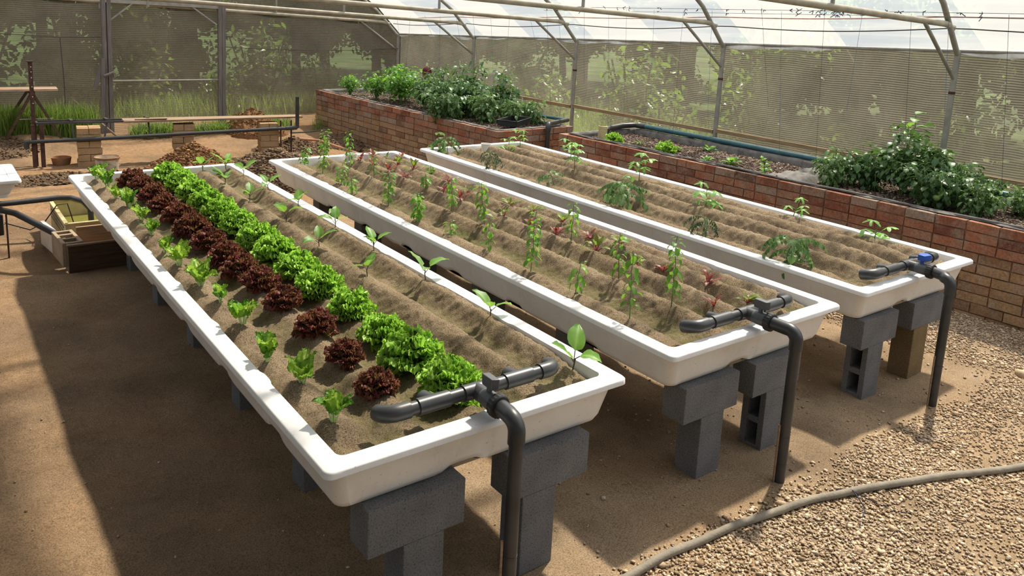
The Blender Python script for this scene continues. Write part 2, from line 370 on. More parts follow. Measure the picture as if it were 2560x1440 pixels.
M_OKRA = leafmat('lobed_leaf', [(0.0, (0.28, 0.44, 0.14)), (0.4, (0.15, 0.34, 0.07)), (1.0, (0.15, 0.33, 0.07))], trans=0.42, tcol=(0.5, 0.95, 0.08), amp=0.12)
M_TREEL = leafmat('tree_leaf', [(0.3, (0.03, 0.065, 0.012)), (0.7, (0.13, 0.22, 0.035))], attr=False, trans=0.35, tcol=(0.5, 0.85, 0.08), rough=0.3, spec=0.6, vs=0.8)
M_BARK = simple('tree_bark', (0.09, 0.07, 0.05), 0.9, 0.1, var=0.4, vs=4, bs=0.6, bscale=10)
M_GRASS = leafmat('grass_blade', [(0.2, (0.08, 0.15, 0.025)), (0.8, (0.26, 0.36, 0.09))], attr=False, trans=0.4, tcol=(0.6, 0.85, 0.15), vs=0.9)
M_MEADOW = simple('meadow', (0.048, 0.078, 0.022), 0.9, 0.1, var=0.6, vs=0.35, bs=0.5, bscale=15)

def mat_net(name, col, a0, a1, lines, seed=0.0, fold=0.0):
    # woven shade net: fine horizontal yarns with gaps between them
    M = Nodes(name); v = M.coord()
    sx = M.n('ShaderNodeSeparateXYZ'); M.l(v, sx.inputs[0])
    wob = M.noise(v, 1.3, 3)
    ma = M.n('ShaderNodeMath', operation='MULTIPLY_ADD'); M.l(wob, ma.inputs[0]); ma.inputs[1].default_value = 0.05; M.l(sx.outputs[2], ma.inputs[2])
    mu = M.n('ShaderNodeMath', operation='MULTIPLY'); M.l(ma.outputs[0], mu.inputs[0]); mu.inputs[1].default_value = lines
    sn = M.n('ShaderNodeMath', operation='SINE'); M.l(mu.outputs[0], sn.inputs[0])
    mr = M.n('ShaderNodeMapRange'); M.l(sn.outputs[0], mr.inputs[0]); mr.inputs[1].default_value = -0.2; mr.inputs[2].default_value = 0.6; mr.inputs[3].default_value = a0; mr.inputs[4].default_value = a1
    d = M.n('ShaderNodeBsdfDiffuse'); t = M.n('ShaderNodeBsdfTranslucent'); tr = M.n('ShaderNodeBsdfTransparent')
    n = M.noise(v, 2.2, 5); c = M.ramp(n, [(0.3, tuple(x*0.8 for x in col)), (0.7, tuple(x*1.2 for x in col))])
    M.l(c, d.inputs[0]); M.l(c, t.inputs[0])
    m1 = M.n('ShaderNodeMixShader'); m1.inputs[0].default_value = 0.5; M.l(d.outputs[0], m1.inputs[1]); M.l(t.outputs[0], m1.inputs[2])
    m2 = M.n('ShaderNodeMixShader'); M.l(mr.outputs[0], m2.inputs[0]); M.l(tr.outputs[0], m2.inputs[1]); M.l(m1.outputs[0], m2.inputs[2])
    M.l(m2.outputs[0], M.out.inputs[0]); return M.m
M_NETR = mat_net('side_shade_net', (0.22, 0.205, 0.165), 0.34, 0.80, 2*PI/0.0225)
M_NETB = mat_net('back_shade_net', (0.165, 0.148, 0.118), 0.54, 0.82, 2*PI/0.027)
M_NETT = mat_net('added_roof_shade', (0.05, 0.05, 0.045), 0.80, 0.86, 2*PI/0.02)  # for the unseen roof cover, added to block sun on the left

def mat_film():
    M = Nodes('milky_roof_film'); v = M.coord((1, 1, 1))
    sx = M.n('ShaderNodeSeparateXYZ'); M.l(v, sx.inputs[0])
    g = M.noise(M.coord((6, 0.35, 6)), 1.0, 4, 0.6); pn = M.n('ShaderNodeMath', operation='MULTIPLY_ADD')
    M.l(sx.outputs[0], pn.inputs[0]); pn.inputs[1].default_value = 0.35; M.l(sx.outputs[1], pn.inputs[2])
    sn = M.n('ShaderNodeMath', operation='MULTIPLY'); M.l(pn.outputs[0], sn.inputs[0]); sn.inputs[1].default_value = 2.6
    s2 = M.n('ShaderNodeMath', operation='SINE'); M.l(sn.outputs[0], s2.inputs[0])
    gt = M.n('ShaderNodeMath', operation='GREATER_THAN'); M.l(s2.outputs[0], gt.inputs[0]); gt.inputs[1].default_value = 0.1
    c = M.mix(gt.outputs[0], (0.36, 0.41, 0.48), (0.50, 0.52, 0.55))
    c = M.mix(M.ramp(g, [(0.45, (0, 0, 0)), (0.62, (0.45,)*3)]), c, (0.60, 0.61, 0.62))
    d = M.n('ShaderNodeBsdfDiffuse'); t = M.n('ShaderNodeBsdfTranslucent'); tr = M.n('ShaderNodeBsdfTransparent')
    M.l(c, d.inputs[0]); M.l(c, t.inputs[0]); tr.inputs[0].default_value = (0.93, 0.95, 0.97, 1)
    m1 = M.n('ShaderNodeMixShader'); m1.inputs[0].default_value = 0.72; M.l(d.outputs[0], m1.inputs[1]); M.l(t.outputs[0], m1.inputs[2])
    m2 = M.n('ShaderNodeMixShader'); m2.inputs[0].default_value = 0.50; M.l(tr.outputs[0], m2.inputs[1]); M.l(m1.outputs[0], m2.inputs[2])
    M.l(m2.outputs[0], M.out.inputs[0]); return M.m
M_FILM = mat_film()

# ------------------------------------------------------------------ greenhouse frame of reference
TT = 0.055; TN = math.hypot(1, TT)
GX = Vector((1, TT, 0))/TN; GY = Vector((-TT, 1, 0))/TN; GO = Vector((6.95, 0, 0)); GA = math.atan(TT)
def gl(x, y, z=0.0): return GO+GX*x+GY*y+Vector((0, 0, z))
def eave(y): return 2.055-0.0375*y

# ------------------------------------------------------------------ ground
def ground_z(x, y):
    x = np.asarray(x, float); y = np.asarray(y, float)
    rise = np.clip((y-9.3)/2.0, 0, 1); rise = rise*rise*(3-2*rise)*0.14
    rise = rise+0.20*np.exp(-((x-.2)/.75)**2-((y-10.25)/.55)**2)
    return rise+0.030*fbm(x*1.1, y*1.1, 3, 3)+0.012*fbm(x*5, y*5, 3, 9)-0.002
xs = np.arange(-4.5, 7.4, 0.045); ys = np.arange(-3.6, 12.6, 0.045)
X, Y = np.meshgrid(xs, ys, indexing='ij'); Z = ground_z(X, Y)
pit = np.exp(-(((X+0.25)/0.42)**2+((Y-5.1)/0.5)**2)**2); Z = Z-0.10*pit
Z += 0.07*np.exp(-(((X+0.35)/0.30)**2+((Y-4.55)/0.16)**2))
Z += 0.05*np.exp(-(((X+0.75)/0.5)**2+((Y-5.55)/0.2)**2))
Z += 0.02*np.abs(fbm(X*9, Y*9, 3, 31))*(Y > 6.5)
floor = struct(np_mesh('floor', np.stack([X, Y, Z], -1).reshape(-1, 3), grid_faces(len(xs), len(ys)), M_GROUND, smooth=True))
def gz(x, y): return float(ground_z(np.array(x), np.array(y)))

mb = MB(); mb.add([(-60, -30, -0.20), (90, -30, -0.20), (90, 90, -0.20), (-60, 90, -0.20)], [(0, 1, 2, 3)])
struct(mb.build('outside_ground', M_MEADOW))

# gravel
def pebbles(P, size, name, mat, flat=0.55, parent=None, chip=False):
    ph = (1+5**.5)/2
    ic = np.array([(-1, ph, 0), (1, ph, 0), (-1, -ph, 0), (1, -ph, 0), (0, -1, ph), (0, 1, ph), (0, -1, -ph), (0, 1, -ph), (ph, 0, -1), (ph, 0, 1), (-ph, 0, -1), (-ph, 0, 1)])/1.9
    fc = np.array([(0, 11, 5), (0, 5, 1), (0, 1, 7), (0, 7, 10), (0, 10, 11), (1, 5, 9), (5, 11, 4), (11, 10, 2), (10, 7, 6), (7, 1, 8), (3, 9, 4), (3, 4, 2), (3, 2, 6), (3, 6, 8), (3, 8, 9), (4, 9, 5), (2, 4, 11), (6, 2, 10), (8, 6, 7), (9, 8, 1)])
    if chip:
        ic = np.array([(i, j, k) for i in (-1, 1) for j in (-1, 1) for k in (-1, 1)], float)*.72; fc = np.array([(0, 1, 3, 2), (4, 6, 7, 5), (0, 4, 5, 1), (2, 3, 7, 6), (0, 2, 6, 4), (1, 5, 7, 3)])
    nv_ = len(ic); n = len(P); V = ic[None]*(1+NR.uniform(-.28, .28, (n, nv_, 3))*(1.5 if chip else 1))
    s = size*np.exp(NR.normal(0, .35, (n, 1, 1))); asp = np.stack([NR.uniform(.8, 1.35, n), NR.uniform(.55, 1, n), NR.uniform(.6, 1.2, n)*flat], 1)[:, None]
    V = V*s*asp
    a = NR.uniform(0, 2*PI, n); b = NR.normal(0, .35, n)
    ca, sa, cb, sb = [q[:, None] for q in (np.cos(a), np.sin(a), np.cos(b), np.sin(b))]
    y = V[..., 1]*cb-V[..., 2]*sb; z = V[..., 1]*sb+V[..., 2]*cb; x = V[..., 0]*ca-y*sa; y2 = V[..., 0]*sa+y*ca
    V = np.stack([x, y2, z], -1)+P[:, None]
    F = (fc[None]+(np.arange(n)*nv_)[:, None, None]).reshape(-1, fc.shape[1])
    return np_mesh(name, V.reshape(-1, 3), F, mat, parent)
def scatter(n, x0, x1, y0, y1, dens):
    x = NR.uniform(x0, x1, n); y = NR.uniform(y0, y1, n); k = NR.uniform(0, 1, n) < dens(x, y); x, y = x[k], y[k]
    return np.stack([x, y, ground_z(x, y)+0.004], 1)
def dens(x, y):
    edge = np.clip((-0.16+0.05*fbm(x*2, y*2, 2, 5)-y)/0.10, 0, 1)
    right = np.clip((x-4.55-0.25*fbm(x*1.5, y*1.5, 2, 6))/0.25, 0, 1)*np.clip((2.6-y)/1.2, 0, 1)
    patch = np.clip(0.80+1.3*fbm(x*1.6, y*1.6, 3, 21), 0.15, 1)
    return np.maximum(np.maximum(edge, right)*patch, 0.008)*np.clip((x-0.9)/0.5+0.05, 0.02, 1)
P = scatter(260000, 0.9, 6.72, -1.6, 2.6, dens)
tag(pebbles(P, 0.0060, 'gravel', M_PEBBLE, chip=True), 'pale crushed gravel spread in front of and right of the troughs', 'gravel', kind='stuff')
P = scatter(2600, -3.0, 4.6, -1.5, 9.0, lambda x, y: 0.8+0*x)
tag(pebbles(P, 0.0045, 'ground_grit', M_PEBBLE), 'small loose grit strewn over the bare brown ground', 'grit', kind='stuff')
# single larger stones
ST = [((2.10, -0.28), .035, 'pale stone beside the foot of the middle drain pipe'), ((1.33, -0.26), .03, 'tan stone beside the hose at the bottom of the picture'),
      ((4.70, -0.28), .05, 'brown flat stone lying on the gravel right of the far drain pipe'), ((3.1, -0.95), .03, 'dark brown clod on the gravel near the right edge')]
for (x, y), s, lab in ST:
    o = pebbles(np.array([[x, y, gz(x, y)+s*0.25]]), s*0.8, 'stone', M_PEBBLE, 0.5); tag(o, lab, 'stone', 'larger loose stones')

# ------------------------------------------------------------------ troughs
TW, TL, TH, TD = 1.3266, 4.964, 0.71, 0.205
TUBS = [(0.0, 0.0), (1.6395, 0.037), (3.2569, 0.065)]
RIBS = [0.11+0.62*k for k in range(1, 8)]
def rr_loop(w, l, rad, step=0.03):
    """rounded rectangle loop: points, outward normals, side id and coordinate along the side"""
    pts = []
    def side(a, b, nrm, sid):
        a = np.array(a); b = np.array(b); n = max(2, int(np.linalg.norm(b-a)/step))
        for i in range(n): 
            p = a+(b-a)*i/n; pts.append((p, np.array(nrm), sid, p[0] if sid in (0, 2) else p[1]))
    def arc(c, a0):
        for i in range(5):
            t = a0+PI/2*i/5; nrm = np.array([math.cos(t), math.sin(t)]); pts.append((np.array(c)+rad*nrm, nrm, -1, 0))
    side((rad, 0), (w-rad, 0), (0, -1), 0); arc((w-rad, rad), -PI/2)
    side((w, rad), (w, l-rad), (1, 0), 1); arc((w-rad, l-rad), 0)
    side((w-rad, l), (rad, l), (0, 1), 2); arc((rad, l-rad), PI/2)
    side((0, l-rad), (0, rad), (-1, 0), 3); arc((rad, rad), PI)
    return pts
def tub_mesh(w, l, depth, ribs_long, ribs_short):
    m = MB(); pts = rr_loop(w, l, 0.03); V = []; R = 13
    for p, nrm, sid, s in pts:
        ribs = ribs_long if sid in (1, 3) else ribs_short if sid in (0, 2) else []
        g = max([math.exp(-((s-r)/0.022)**2) for r in ribs] or [0]); tab = max([1/(1+math.exp(min(60, (abs(s-r-0.02)-0.045)*200))) for r in ribs] or [0])
        nt_ = max([1/(1+math.exp(min(60, (abs(s-r+0.09)-0.075)*110))) for r in ribs] or [0])
        gr = 0.010*g; b = -depth+0.022*nt_
        prof = [(-.088-.009*tab, -.16), (-.080-.009*tab, -.010), (-.076-.009*tab, -.001), (-.050, 0), (-.006, -.001), (0, -.007), (.001, -.026), (-.006, -.031), (-.030, -.031), (-.038-gr, -.042), (-.066-gr, b+.035), (-.078, b+.010), (-.100, b)]
        for ri, (off, z) in enumerate(prof):
            rho = 0.03 if ri < 9 else 0.045; d = -off
            if sid == -1:
                cx = d+rho if p[0] < w/2 else w-d-rho; cy = d+rho if p[1] < l/2 else l-d-rho; q = (cx+nrm[0]*rho, cy+nrm[1]*rho)
            else:
                q = p+nrm*off
                if sid in (0, 2): q = (min(max(q[0], d+rho), w-d-rho), q[1])
                else: q = (q[0], min(max(q[1], d+rho), l-d-rho))
            V.append((q[0], q[1], z))
    n = len(pts); F = []
    for i in range(n):
        j = (i+1) % n
        for k in range(R-1): F.append((i*R+k, j*R+k, j*R+k+1, i*R+k+1))
    F.append(tuple(i*R+R-1 for i in range(n)))
    F = [tuple(reversed(f)) for f in F]
    m.add(V, F); return m

def ridge_z(x, y, ti):
    """height of the planted sand above the rim plane"""
    R = [[0.17, 0.42, 0.67, 0.97, 1.22], [0.17, 0.48, 0.74, 0.99, 1.22], [0.16, 0.42, 0.70, 0.95, 1.18]][ti]
    z = -0.074+0*x; wob = 0.016*vnoise(y*1.1, x*0+ti*7.7, 40+ti)*2
    z = z+0.012*(x < 0.25)
    A = [[0.030, 0.028, 0.030, 0.075, 0.080], [0.054, 0.086, 0.090, 0.088, 0.068], [0.054, 0.094, 0.100, 0.096, 0.076]][ti]
    for r, a in zip(R, A): z = z+a*np.exp(-(np.abs(x-r-wob)/0.074)**2.4)*(1+0.16*vnoise(y*3.1, x*0+r*50, 44+ti))
    if ti == 0:   # separate hills around each plant of the three left rows
        for r, y0, ph in ((0.17, 0.30, .035), (0.42, 0.42, .03), (0.67, 0.45, .022)):
            k = np.round((y-y0)/0.34); yc = y0+k*0.34
            z = z+ph*np.exp(-((x-r)/0.085)**2-((y-yc)/0.10)**2)
    ends = np.clip((y-0.10)/0.25, 0, 1)*np.clip((TL-0.12-y)/0.12, 0.2, 1); z = -0.060+(z+0.060)*(0.35+0.65*ends)
    # sag to the edge of the rim
    ed = np.clip(np.minimum(np.minimum(x-0.078, TW-0.078-x), np.minimum(y-0.078, TL-0.078-y))/0.05, 0, 1)
    z = z-0.018*(1-ed)
    return z
def soil_z(ti, x, y):   # trough coordinates -> world z
    return TH+float(ridge_z(np.array(float(x)), np.array(float(y)), ti))
TUBN = ['left', 'middle', 'right']
tub_labels = ['long white plastic trough planted with lettuce, nearest the camera on the left',
              'long white plastic trough of peppers and beetroot, middle of the three',
              'long white plastic trough with bare sand ridges, beside the brick bed']
sand_labels = ['sand bed with five planted hills under the lettuces in the left trough', 'ridged mossy sand filling the middle trough', 'smooth ridged sand filling the trough beside the brick bed']
for ti, (tx, ty) in enumerate(TUBS):
    o = tub_mesh(TW, TL, TD, RIBS, [0.66]).build('grow_trough', M_TUB, None, True, 50, loc=(tx, ty, TH))
    tag(o, tub_labels[ti], 'trough', 'white grow troughs on concrete blocks')
    gx = np.linspace(0.079, TW-0.079, 150); gy = np.linspace(0.079, TL-0.079, 620)
    X, Y = np.meshgrid(gx, gy, indexing='ij'); Z = ridge_z(X, Y, ti)
    low = np.clip((-0.005-Z)/0.05, 0, 1)
    Z = Z+(0.011, 0.011, 0.009)[ti]*fbm(X*12+ti*9, Y*(5, 5, 3)[ti], 3, 50+ti)+0.011*fbm(X*42, Y*42, 3, 60+ti)
    V = np.stack([X, Y, Z], -1).reshape(-1, 3)
    s = np_mesh('sand_bed', V, grid_faces(len(gx), len(gy)), [M_SAND1, M_SAND2, M_SAND3][ti], smooth=True, attrs={'low': low.ravel()})
    s.location = (tx, ty, TH); tag(s, sand_labels[ti], 'sand', 'sand fillings of the troughs', kind='stuff')

# ------------------------------------------------------------------ concrete blocks under the troughs
BL, BH, BW = 0.39, 0.178, 0.14
def block_mesh(sx, sy, sz, holes=None):
    """hollow block: holes = axis along which two square cores run"""
    m = MB()
    if holes is None:
        m.box((sx/2, sy/2, sz/2), (sx, sy, sz)); return m
    if holes == 'x':   # standing block: two cores through it along x
        t = 0.034
        m.box((sx/2, t/2, sz/2), (sx, t, sz)); m.box((sx/2, sy-t/2, sz/2), (sx, t, sz))
        for z in (0.018, sz/2, sz-0.018): m.box((sx/2, sy/2, z), (sx*0.985, sy-2*t+0.004, 0.034))
        m.box((sx*0.93, sy/2, sz/2), (0.01, sy-2*t+.002, sz-.02))
    if holes == 'z':
        t = 0.028
        m.box((t/2, sy/2, sz/2), (t, sy, sz)); m.box((sx-t/2, sy/2, sz/2), (t, sy, sz))
        for y in (0.016, sy*0.36, sy*0.68, sy-0.016): m.box((sx/2, y, sz/2), (sx-2*t+0.004, 0.03, sz*0.985))
    return m
ZB = TH-TD   # underside of the troughs
P_lay = Proto(lambda: block_mesh(BL, 0.136, BH).build('concrete_block', M_BLOCK, bevel=0.004))
P_std = Proto(lambda: block_mesh(0.166, 0.137, 0.345).build('concrete_block', M_BLOCK, bevel=0.004))
P_hol = Proto(lambda: block_mesh(0.166, 0.137, 0.345, 'x').build('concrete_block', M_BLOCK, bevel=0.003))
P_tan = Proto(lambda: block_mesh(0.180, 0.137, 0.345).build('concrete_block', M_BLOCKT, bevel=0.004))
tn = ['left trough', 'middle trough', 'right trough']
def pier(ti, x, y, std, dx, where):
    tx, ty = TUBS[ti]
    if where == 'near':
        sn = 'left' if x < 0.5 else 'right'
        a = 'grey concrete block laid flat under the near %s corner of the %s' % (sn, tn[ti])
        b = 'grey %sconcrete block standing under the near %s corner of the %s' % ('hollow ' if std is P_hol else '', sn, tn[ti])
        if std is P_tan: b = 'tan concrete block standing under the near right corner of the right trough'
    else:
        a = 'flat block of the %s pier from the near end, %s side of the %s' % (where, 'left' if x < 0.5 else 'right', tn[ti])
        b = 'standing block of the %s pier from the near end, %s side of the %s' % (where, 'left' if x < 0.5 else 'right', tn[ti])
    tag(P_lay.place((tx+x, ty+y, ZB-BH)), a, 'block', 'flat blocks carrying the troughs')
    o = std.place((tx+x+dx, ty+y+0.001, ZB-BH-0.345)); tag(o, b, 'block', 'standing blocks carrying the troughs')
pier(0, 0.158, 0.02, P_std, 0.14, 'near'); pier(0, 0.76, 0.02, P_std, 0.06, 'near')
pier(1, 0.148, 0.03, P_std, 0.13, 'near'); pier(1, 0.66, 0.03, P_hol, 0.12, 'near')
pier(2, 0.103, 0.04, P_hol, 0.088, 'near'); pier(2, 0.69, 0.045, P_tan, 0.045, 'near')
for ti in range(3):
    for k, yy in enumerate((0.98, 1.85, 2.72, 3.6, 4.45)):
        for x in ((0.31, 0.76) if ti == 0 else (0.28,)):
            pier(ti, x, yy, P_std, 0.02 if x < .5 else .1, ORD[k+1])

# ------------------------------------------------------------------ water manifolds on the near ends
def elbow(p, d0, d1, r, n=7):
    """points of a quarter turn around corner p from direction d0 to d1"""
    p = Vector(p); d0 = Vector(d0).normalized(); d1 = Vector(d1).normalized(); out = []
    for i in range(n+1):
        t = PI/2*i/n; out.append(p-d0*r*(1-math.sin(t))+d1*r*(1-math.cos(t)))
    return out
def manifold(ti, x0, x1, xc, y, z, yd, bx, by, handle):
    tx, ty = TUBS[ti]; root = empty('water_manifold', (tx+xc, ty+y, z))
    labs = ['black pipe manifold with grey valve crossing the near rim of the left trough', 'black pipe manifold with grey valve crossing the near rim of the middle trough', 'black pipe manifold with blue valve handle on the right trough']
    tag(root, labs[ti], 'pipe', 'valved water manifolds on the troughs')
    o = Vector((xc, y, z)); L = lambda a, b, c: Vector((a, b, c))-o
    m = MB(); m.cyl(L(x0+.04, y, z), L(x1-.04, y, z), 0.0255, 20); m.build('header_pipe', M_PIPE, root, True)
    for s, x in ((-1, x0), (1, x1)):
        m = MB(); pts = [L(x-s*0.09, y, z)]+[q-o for q in elbow((x, y, z), (s, 0, 0), (0, 1, -0.25), 0.05)]+[L(x, y+0.062, z-0.016)]
        m.tube(pts, 0.031, 20); m.build('elbow', M_PIPE, root, True, 60)
    for x in ((x0+xc)/2, (x1+xc)/2):   # tees with a short outlet towards the sand
        m = MB(); m.cyl(L(x-.065, y, z), L(x+.065, y, z), 0.031, 20); m.tube([L(x, y, z), L(x, y+.07, z-.012)], 0.029, 18); m.build('tee', M_PIPE, root, True)
    m = MB(); m.cyl(L(xc-.06, y, z), L(xc+.06, y, z), 0.031, 20); m.cyl(L(xc, y, z), L(xc, y-.07, z), 0.031, 20); m.build('tee', M_PIPE, root, True)
    v = MB(); v.lathe(L(xc, y-.05, z), [(0, 0), (.028, 0), (.031, .004), (.034, .03), (.034, .085), (.03, .09), (0, .09)], 22, (0, -1, 0))
    vo = v.build('valve_body', M_FIT, root, True, 35)
    m = MB(); n = 40; V = []; F = []
    yr = y-.125
    prof = [(.030, 0), (.041, .001), (.043, .006), (.043, .030), (.040, .034), (.028, .036)]
    for r, h in prof:
        for k in range(n):
            t = 2*PI*k/n; q = r*(1.05 if k % 2 and r > .04 else 1.0); V.append(tuple(L(xc+q*math.cos(t), yr-h, z+q*math.sin(t))))
    for i in range(len(prof)-1):
        for k in range(n): F.append((i*n+k, i*n+(k+1) % n, (i+1)*n+(k+1) % n, (i+1)*n+k))
    m.add(V, F); m.build('union_ring', M_BLACKP, vo, True, 30)
    hm = M_BLUE if handle == 'blue' else M_FIT; h = MB(); h.cyl(L(xc, y-.085, z+.025), L(xc, y-.085, z+.052), .011, 12)
    if handle == 'blue':
        pr = [(-.022, -.020), (.040, -.030), (.055, .0), (.040, .030), (-.022, .020)]; zb = .052; zt = .086
    else: pr = [(-.014, -.030), (.014, -.040), (.016, .028), (-.012, .034)]; zb = .050; zt = .092
    n = len(pr); V = [tuple(L(xc+a, y-.085+b, z+zb)) for a, b in pr]+[tuple(L(xc+a*1.05, y-.085+b*1.05, z+zt)) for a, b in pr]
    h.add(V, [tuple(range(n-1, -1, -1)), tuple(range(n, 2*n))]+[(i, (i+1) % n, n+(i+1) % n, n+i) for i in range(n)])
    ho = h.build('valve_handle', hm, vo, True, 30, bevel=.003)
    if handle == 'blue': ho['label'] = 'blue valve handle'
    m = MB(); m.tube([L(xc, y-.16, z), L(xc+(bx-xc)*.3, by+.06, z)]+[q-o for q in elbow((bx, by, z), (bx-xc, by-y, 0), (0, 0, -1), 0.045)]+[L(bx, by, z-.085)], 0.0315, 20); m.build('elbow', M_PIPE, root, True, 60)
    m = MB(); m.cyl(L(bx, by, z-.07), L(bx, by, -0.02), 0.0262, 24)
    for q in (0.10, 0.24): m.cyl(L(bx, by, q), L(bx, by, q+.003), 0.0272, 24)
    m.build('down_pipe', M_PIPE, root, True)
manifold(0, 0.285, 1.055, 0.662, 0.142, 0.765, 0, 0.655, -0.125, 'grey')
manifold(1, 0.245, 1.000, 0.625, 0.100, 0.765, 0, 0.628, -0.190, 'grey')
manifold(2, 0.185, 0.955, 0.590, 0.080, 0.765, 0, 0.523, -0.215, 'blue')
for ti, (x, y) in enumerate(((0.655, -0.125), (0.628, -0.190), (0.523, -0.215))):
    tx, ty = TUBS[ti]; m = MB(); m.cyl((tx+x-.030, ty+y+.010, -.02), (tx+x-.030, ty+y+.012, .30), .0055, 8)
    tag(m.build('wooden_stake', M_PLANK if ti == 0 else M_OLDWOOD, None, True), 'thin wooden stake tied against the drain pipe of the %s' % tn[ti], 'stake', 'stakes tied to the drain pipes')

# drain cups at the far ends
def cup():
    m = MB(); m.lathe((0, 0, 0), [(.052, -.03), (.056, .05), (.059, .052), (.059, .062), (.053, .063), (.050, .05), (.047, -.03)], 28)
    return m.build('standpipe_cup', M_WHITE, None, True, 40)
PC = Proto(cup)
tag(PC.place((2.34, 4.72, TH+0.0)), 'white plastic standpipe cup at the far end of the middle trough', 'cup', 'white standpipe cups')
tag(PC.place((3.92, 4.76, TH+0.0), sc=.9), 'white plastic standpipe cup at the far end of the right trough', 'cup', 'white standpipe cups')

# ------------------------------------------------------------------ leaves
def prof_w(t, kind):
    if kind == 'fan': return (t**0.75)*(1-0.25*t)*1.05
    if kind == 'spoon': return 0.10+0.9*math.sin(PI*min(1, max(0, (t-0.12)/0.98))**1.15)**0.8 if t > 0.12 else 0.10
    if kind == 'lance': return math.sin(PI*t**0.85)**0.9
    if kind == 'ovate': return math.sin(PI*t**0.7)**0.75
    if kind == 'strap': return 0.25+0.75*math.sin(PI*min(t, .99)**0.8)
    return math.sin(PI*t)
def leaf(m, base, az, pitch, L, Wd, kind='ovate', bend=0.5, fold=0.25, nu=7, nv=5, ruff=0.0, rf=6, roll=0, phase=0, lobes=0, tipmode='edge'):
    """one leaf: starts at base, leaves at 'pitch' above horizontal, bends down by 'bend' radians along its length"""
    V = []; T = []; y = 0; z = 0; ang = pitch; ds = L/nu
    ca, sa = math.cos(az), math.sin(az)
    for i in range(nu+1):
        t = i/nu
        if i: ang -= bend/nu; y += math.cos(ang)*ds; z += math.sin(ang)*ds
        w = Wd*prof_w(t, kind)
        if lobes: w *= 0.62+0.38*abs(math.cos(lobes*PI*t))
        nx, nz = -math.sin(ang), math.cos(ang)
        for j in range(nv+1):
            s = 2*j/nv-1; a = abs(s)
            h = fold*a*w+ruff*(a**1.5 if kind != 'fan' else max(a, t)**2)*math.sin(rf*t*2*PI*0.5+phase+s*rf*0.9)*(0.3+0.7*t)
            xx = s*w*(1-0.10*fold); yy = y+nx*h; zz = z+nz*h
            if kind == 'fan': yy -= math.cos(ang)*L*0.28*s*s*t; zz -= math.sin(ang)*L*0.28*s*s*t
            xr = xx*math.cos(roll)
            V.append((base[0]+ca*yy-sa*xr, base[1]+sa*yy+ca*xr, base[2]+zz+xx*math.sin(roll)))
            T.append(min(1, max(a, 0)) if tipmode == 'edge' else max(0, min(1, max(t, a*t))))
    F = [(i*(nv+1)+j, i*(nv+1)+j+1, (i+1)*(nv+1)+j+1, (i+1)*(nv+1)+j) for i in range(nu) for j in range(nv)]
    m.add(V, F, T); return (V[-1-(nv//2)])

def lettuce_mesh(seed, R, Hh, n=46, ruff=1.0):
    rg = random.Random(seed); m = MB()
    for i in range(n):
        f = i/(n-1)           # 0 outer .. 1 heart
        az = i*2.39996+rg.uniform(-.25, .25); pitch = 0.42+1.08*f+rg.uniform(-.12, .12)
        L = R*(1.08-0.14*f)*rg.uniform(.88, 1.1)
        leaf(m, (0.01*math.cos(az), 0.01*math.sin(az), 0.005+0.012*f), az, pitch, L, R*(0.60-0.20*f)*rg.uniform(.85, 1.1), 'fan', bend=0.60-0.25*f, fold=-0.16, nu=11, nv=38,
             ruff=R*0.10*ruff, rf=rg.uniform(20, 27), phase=rg.uniform(0, 6), tipmode='tip')
    V = np.concatenate(m.V); V[:, 2] = np.maximum(V[:, 2], -0.004)*Hh
    # curl every frilled edge with fine three-way noise
    T = np.concatenate(m.T)[:, None]
    q = V*230.0
    j0 = np.stack([vnoise(q[:, 0]-q[:, 2], q[:, 1]+s*21.7, 90+s)+vnoise(q[:, 0]+q[:, 1], q[:, 2]+s*17.7, 95+s) for s in range(3)], 1)
    V = V+j0*T**3*R*0.085
    q = V*np.array([105, 105, 105])
    j = np.stack([vnoise(q[:, 0]+q[:, 2], q[:, 1]+s*31.7, 70+s)+vnoise(q[:, 0]-q[:, 1], q[:, 2]+s*11.7, 80+s) for s in range(3)], 1)
    V = V+j*T**2*R*0.14
    m.V = [V]; return m
protoG = [Proto(lambda k=k: lettuce_mesh(100+k, 0.128, 1.16).build('green_lettuce', M_GREENLET, None, True, 180)) for k in range(4)]
protoR = [Proto(lambda k=k: lettuce_mesh(200+k, 0.113, 1.08, 40, 1.0).build('red_lettuce', M_REDLET, None, True, 180)) for k in range(4)]
GY_ = [4.54, 4.19, 3.88, 3.52, 3.18, 2.85, 2.51, 2.20, 1.90, 1.60, 1.25, 0.92, 0.63, 0.33]
RY_ = [4.66, 4.37, 4.02, 3.70, 3.36, 3.03, 2.67, 2.35, 2.07, 1.80, 1.48, 1.11, 0.77, 0.47]
GS = [1.0, .98, .96, .96, 1.0, .98, .96, 1.0, .94, .98, .88, .82, 1.02, .95]
for i, (y, s) in enumerate(zip(GY_, GS)):
    o = protoG[i % 4].place((0.67+RNG.uniform(-.01, .01), y, soil_z(0, .67, y)-0.006), RNG.uniform(0, 6.28), s)
    k = len(GY_)-1-i
    tag(o, 'bright green frilly lettuce, %s head from the near end of its row' % ORD[k], 'lettuce', 'frilly green lettuces in the left trough')
RS = [.94, .94, .97, .90, .94, .97, .92, .92, .86, .88, .80, .82, .70, .72]
for i, (y, s) in enumerate(zip(RY_, RS)):
    o = protoR[i % 4].place((0.425+RNG.uniform(-.012, .012), y, soil_z(0, .42, y)-0.006), RNG.uniform(0, 6.28), s)
    k = len(RY_)-1-i
    tag(o, 'dark red frilly lettuce, %s head from the near end of its row' % ORD[k], 'lettuce', 'frilly red lettuces in the left trough')

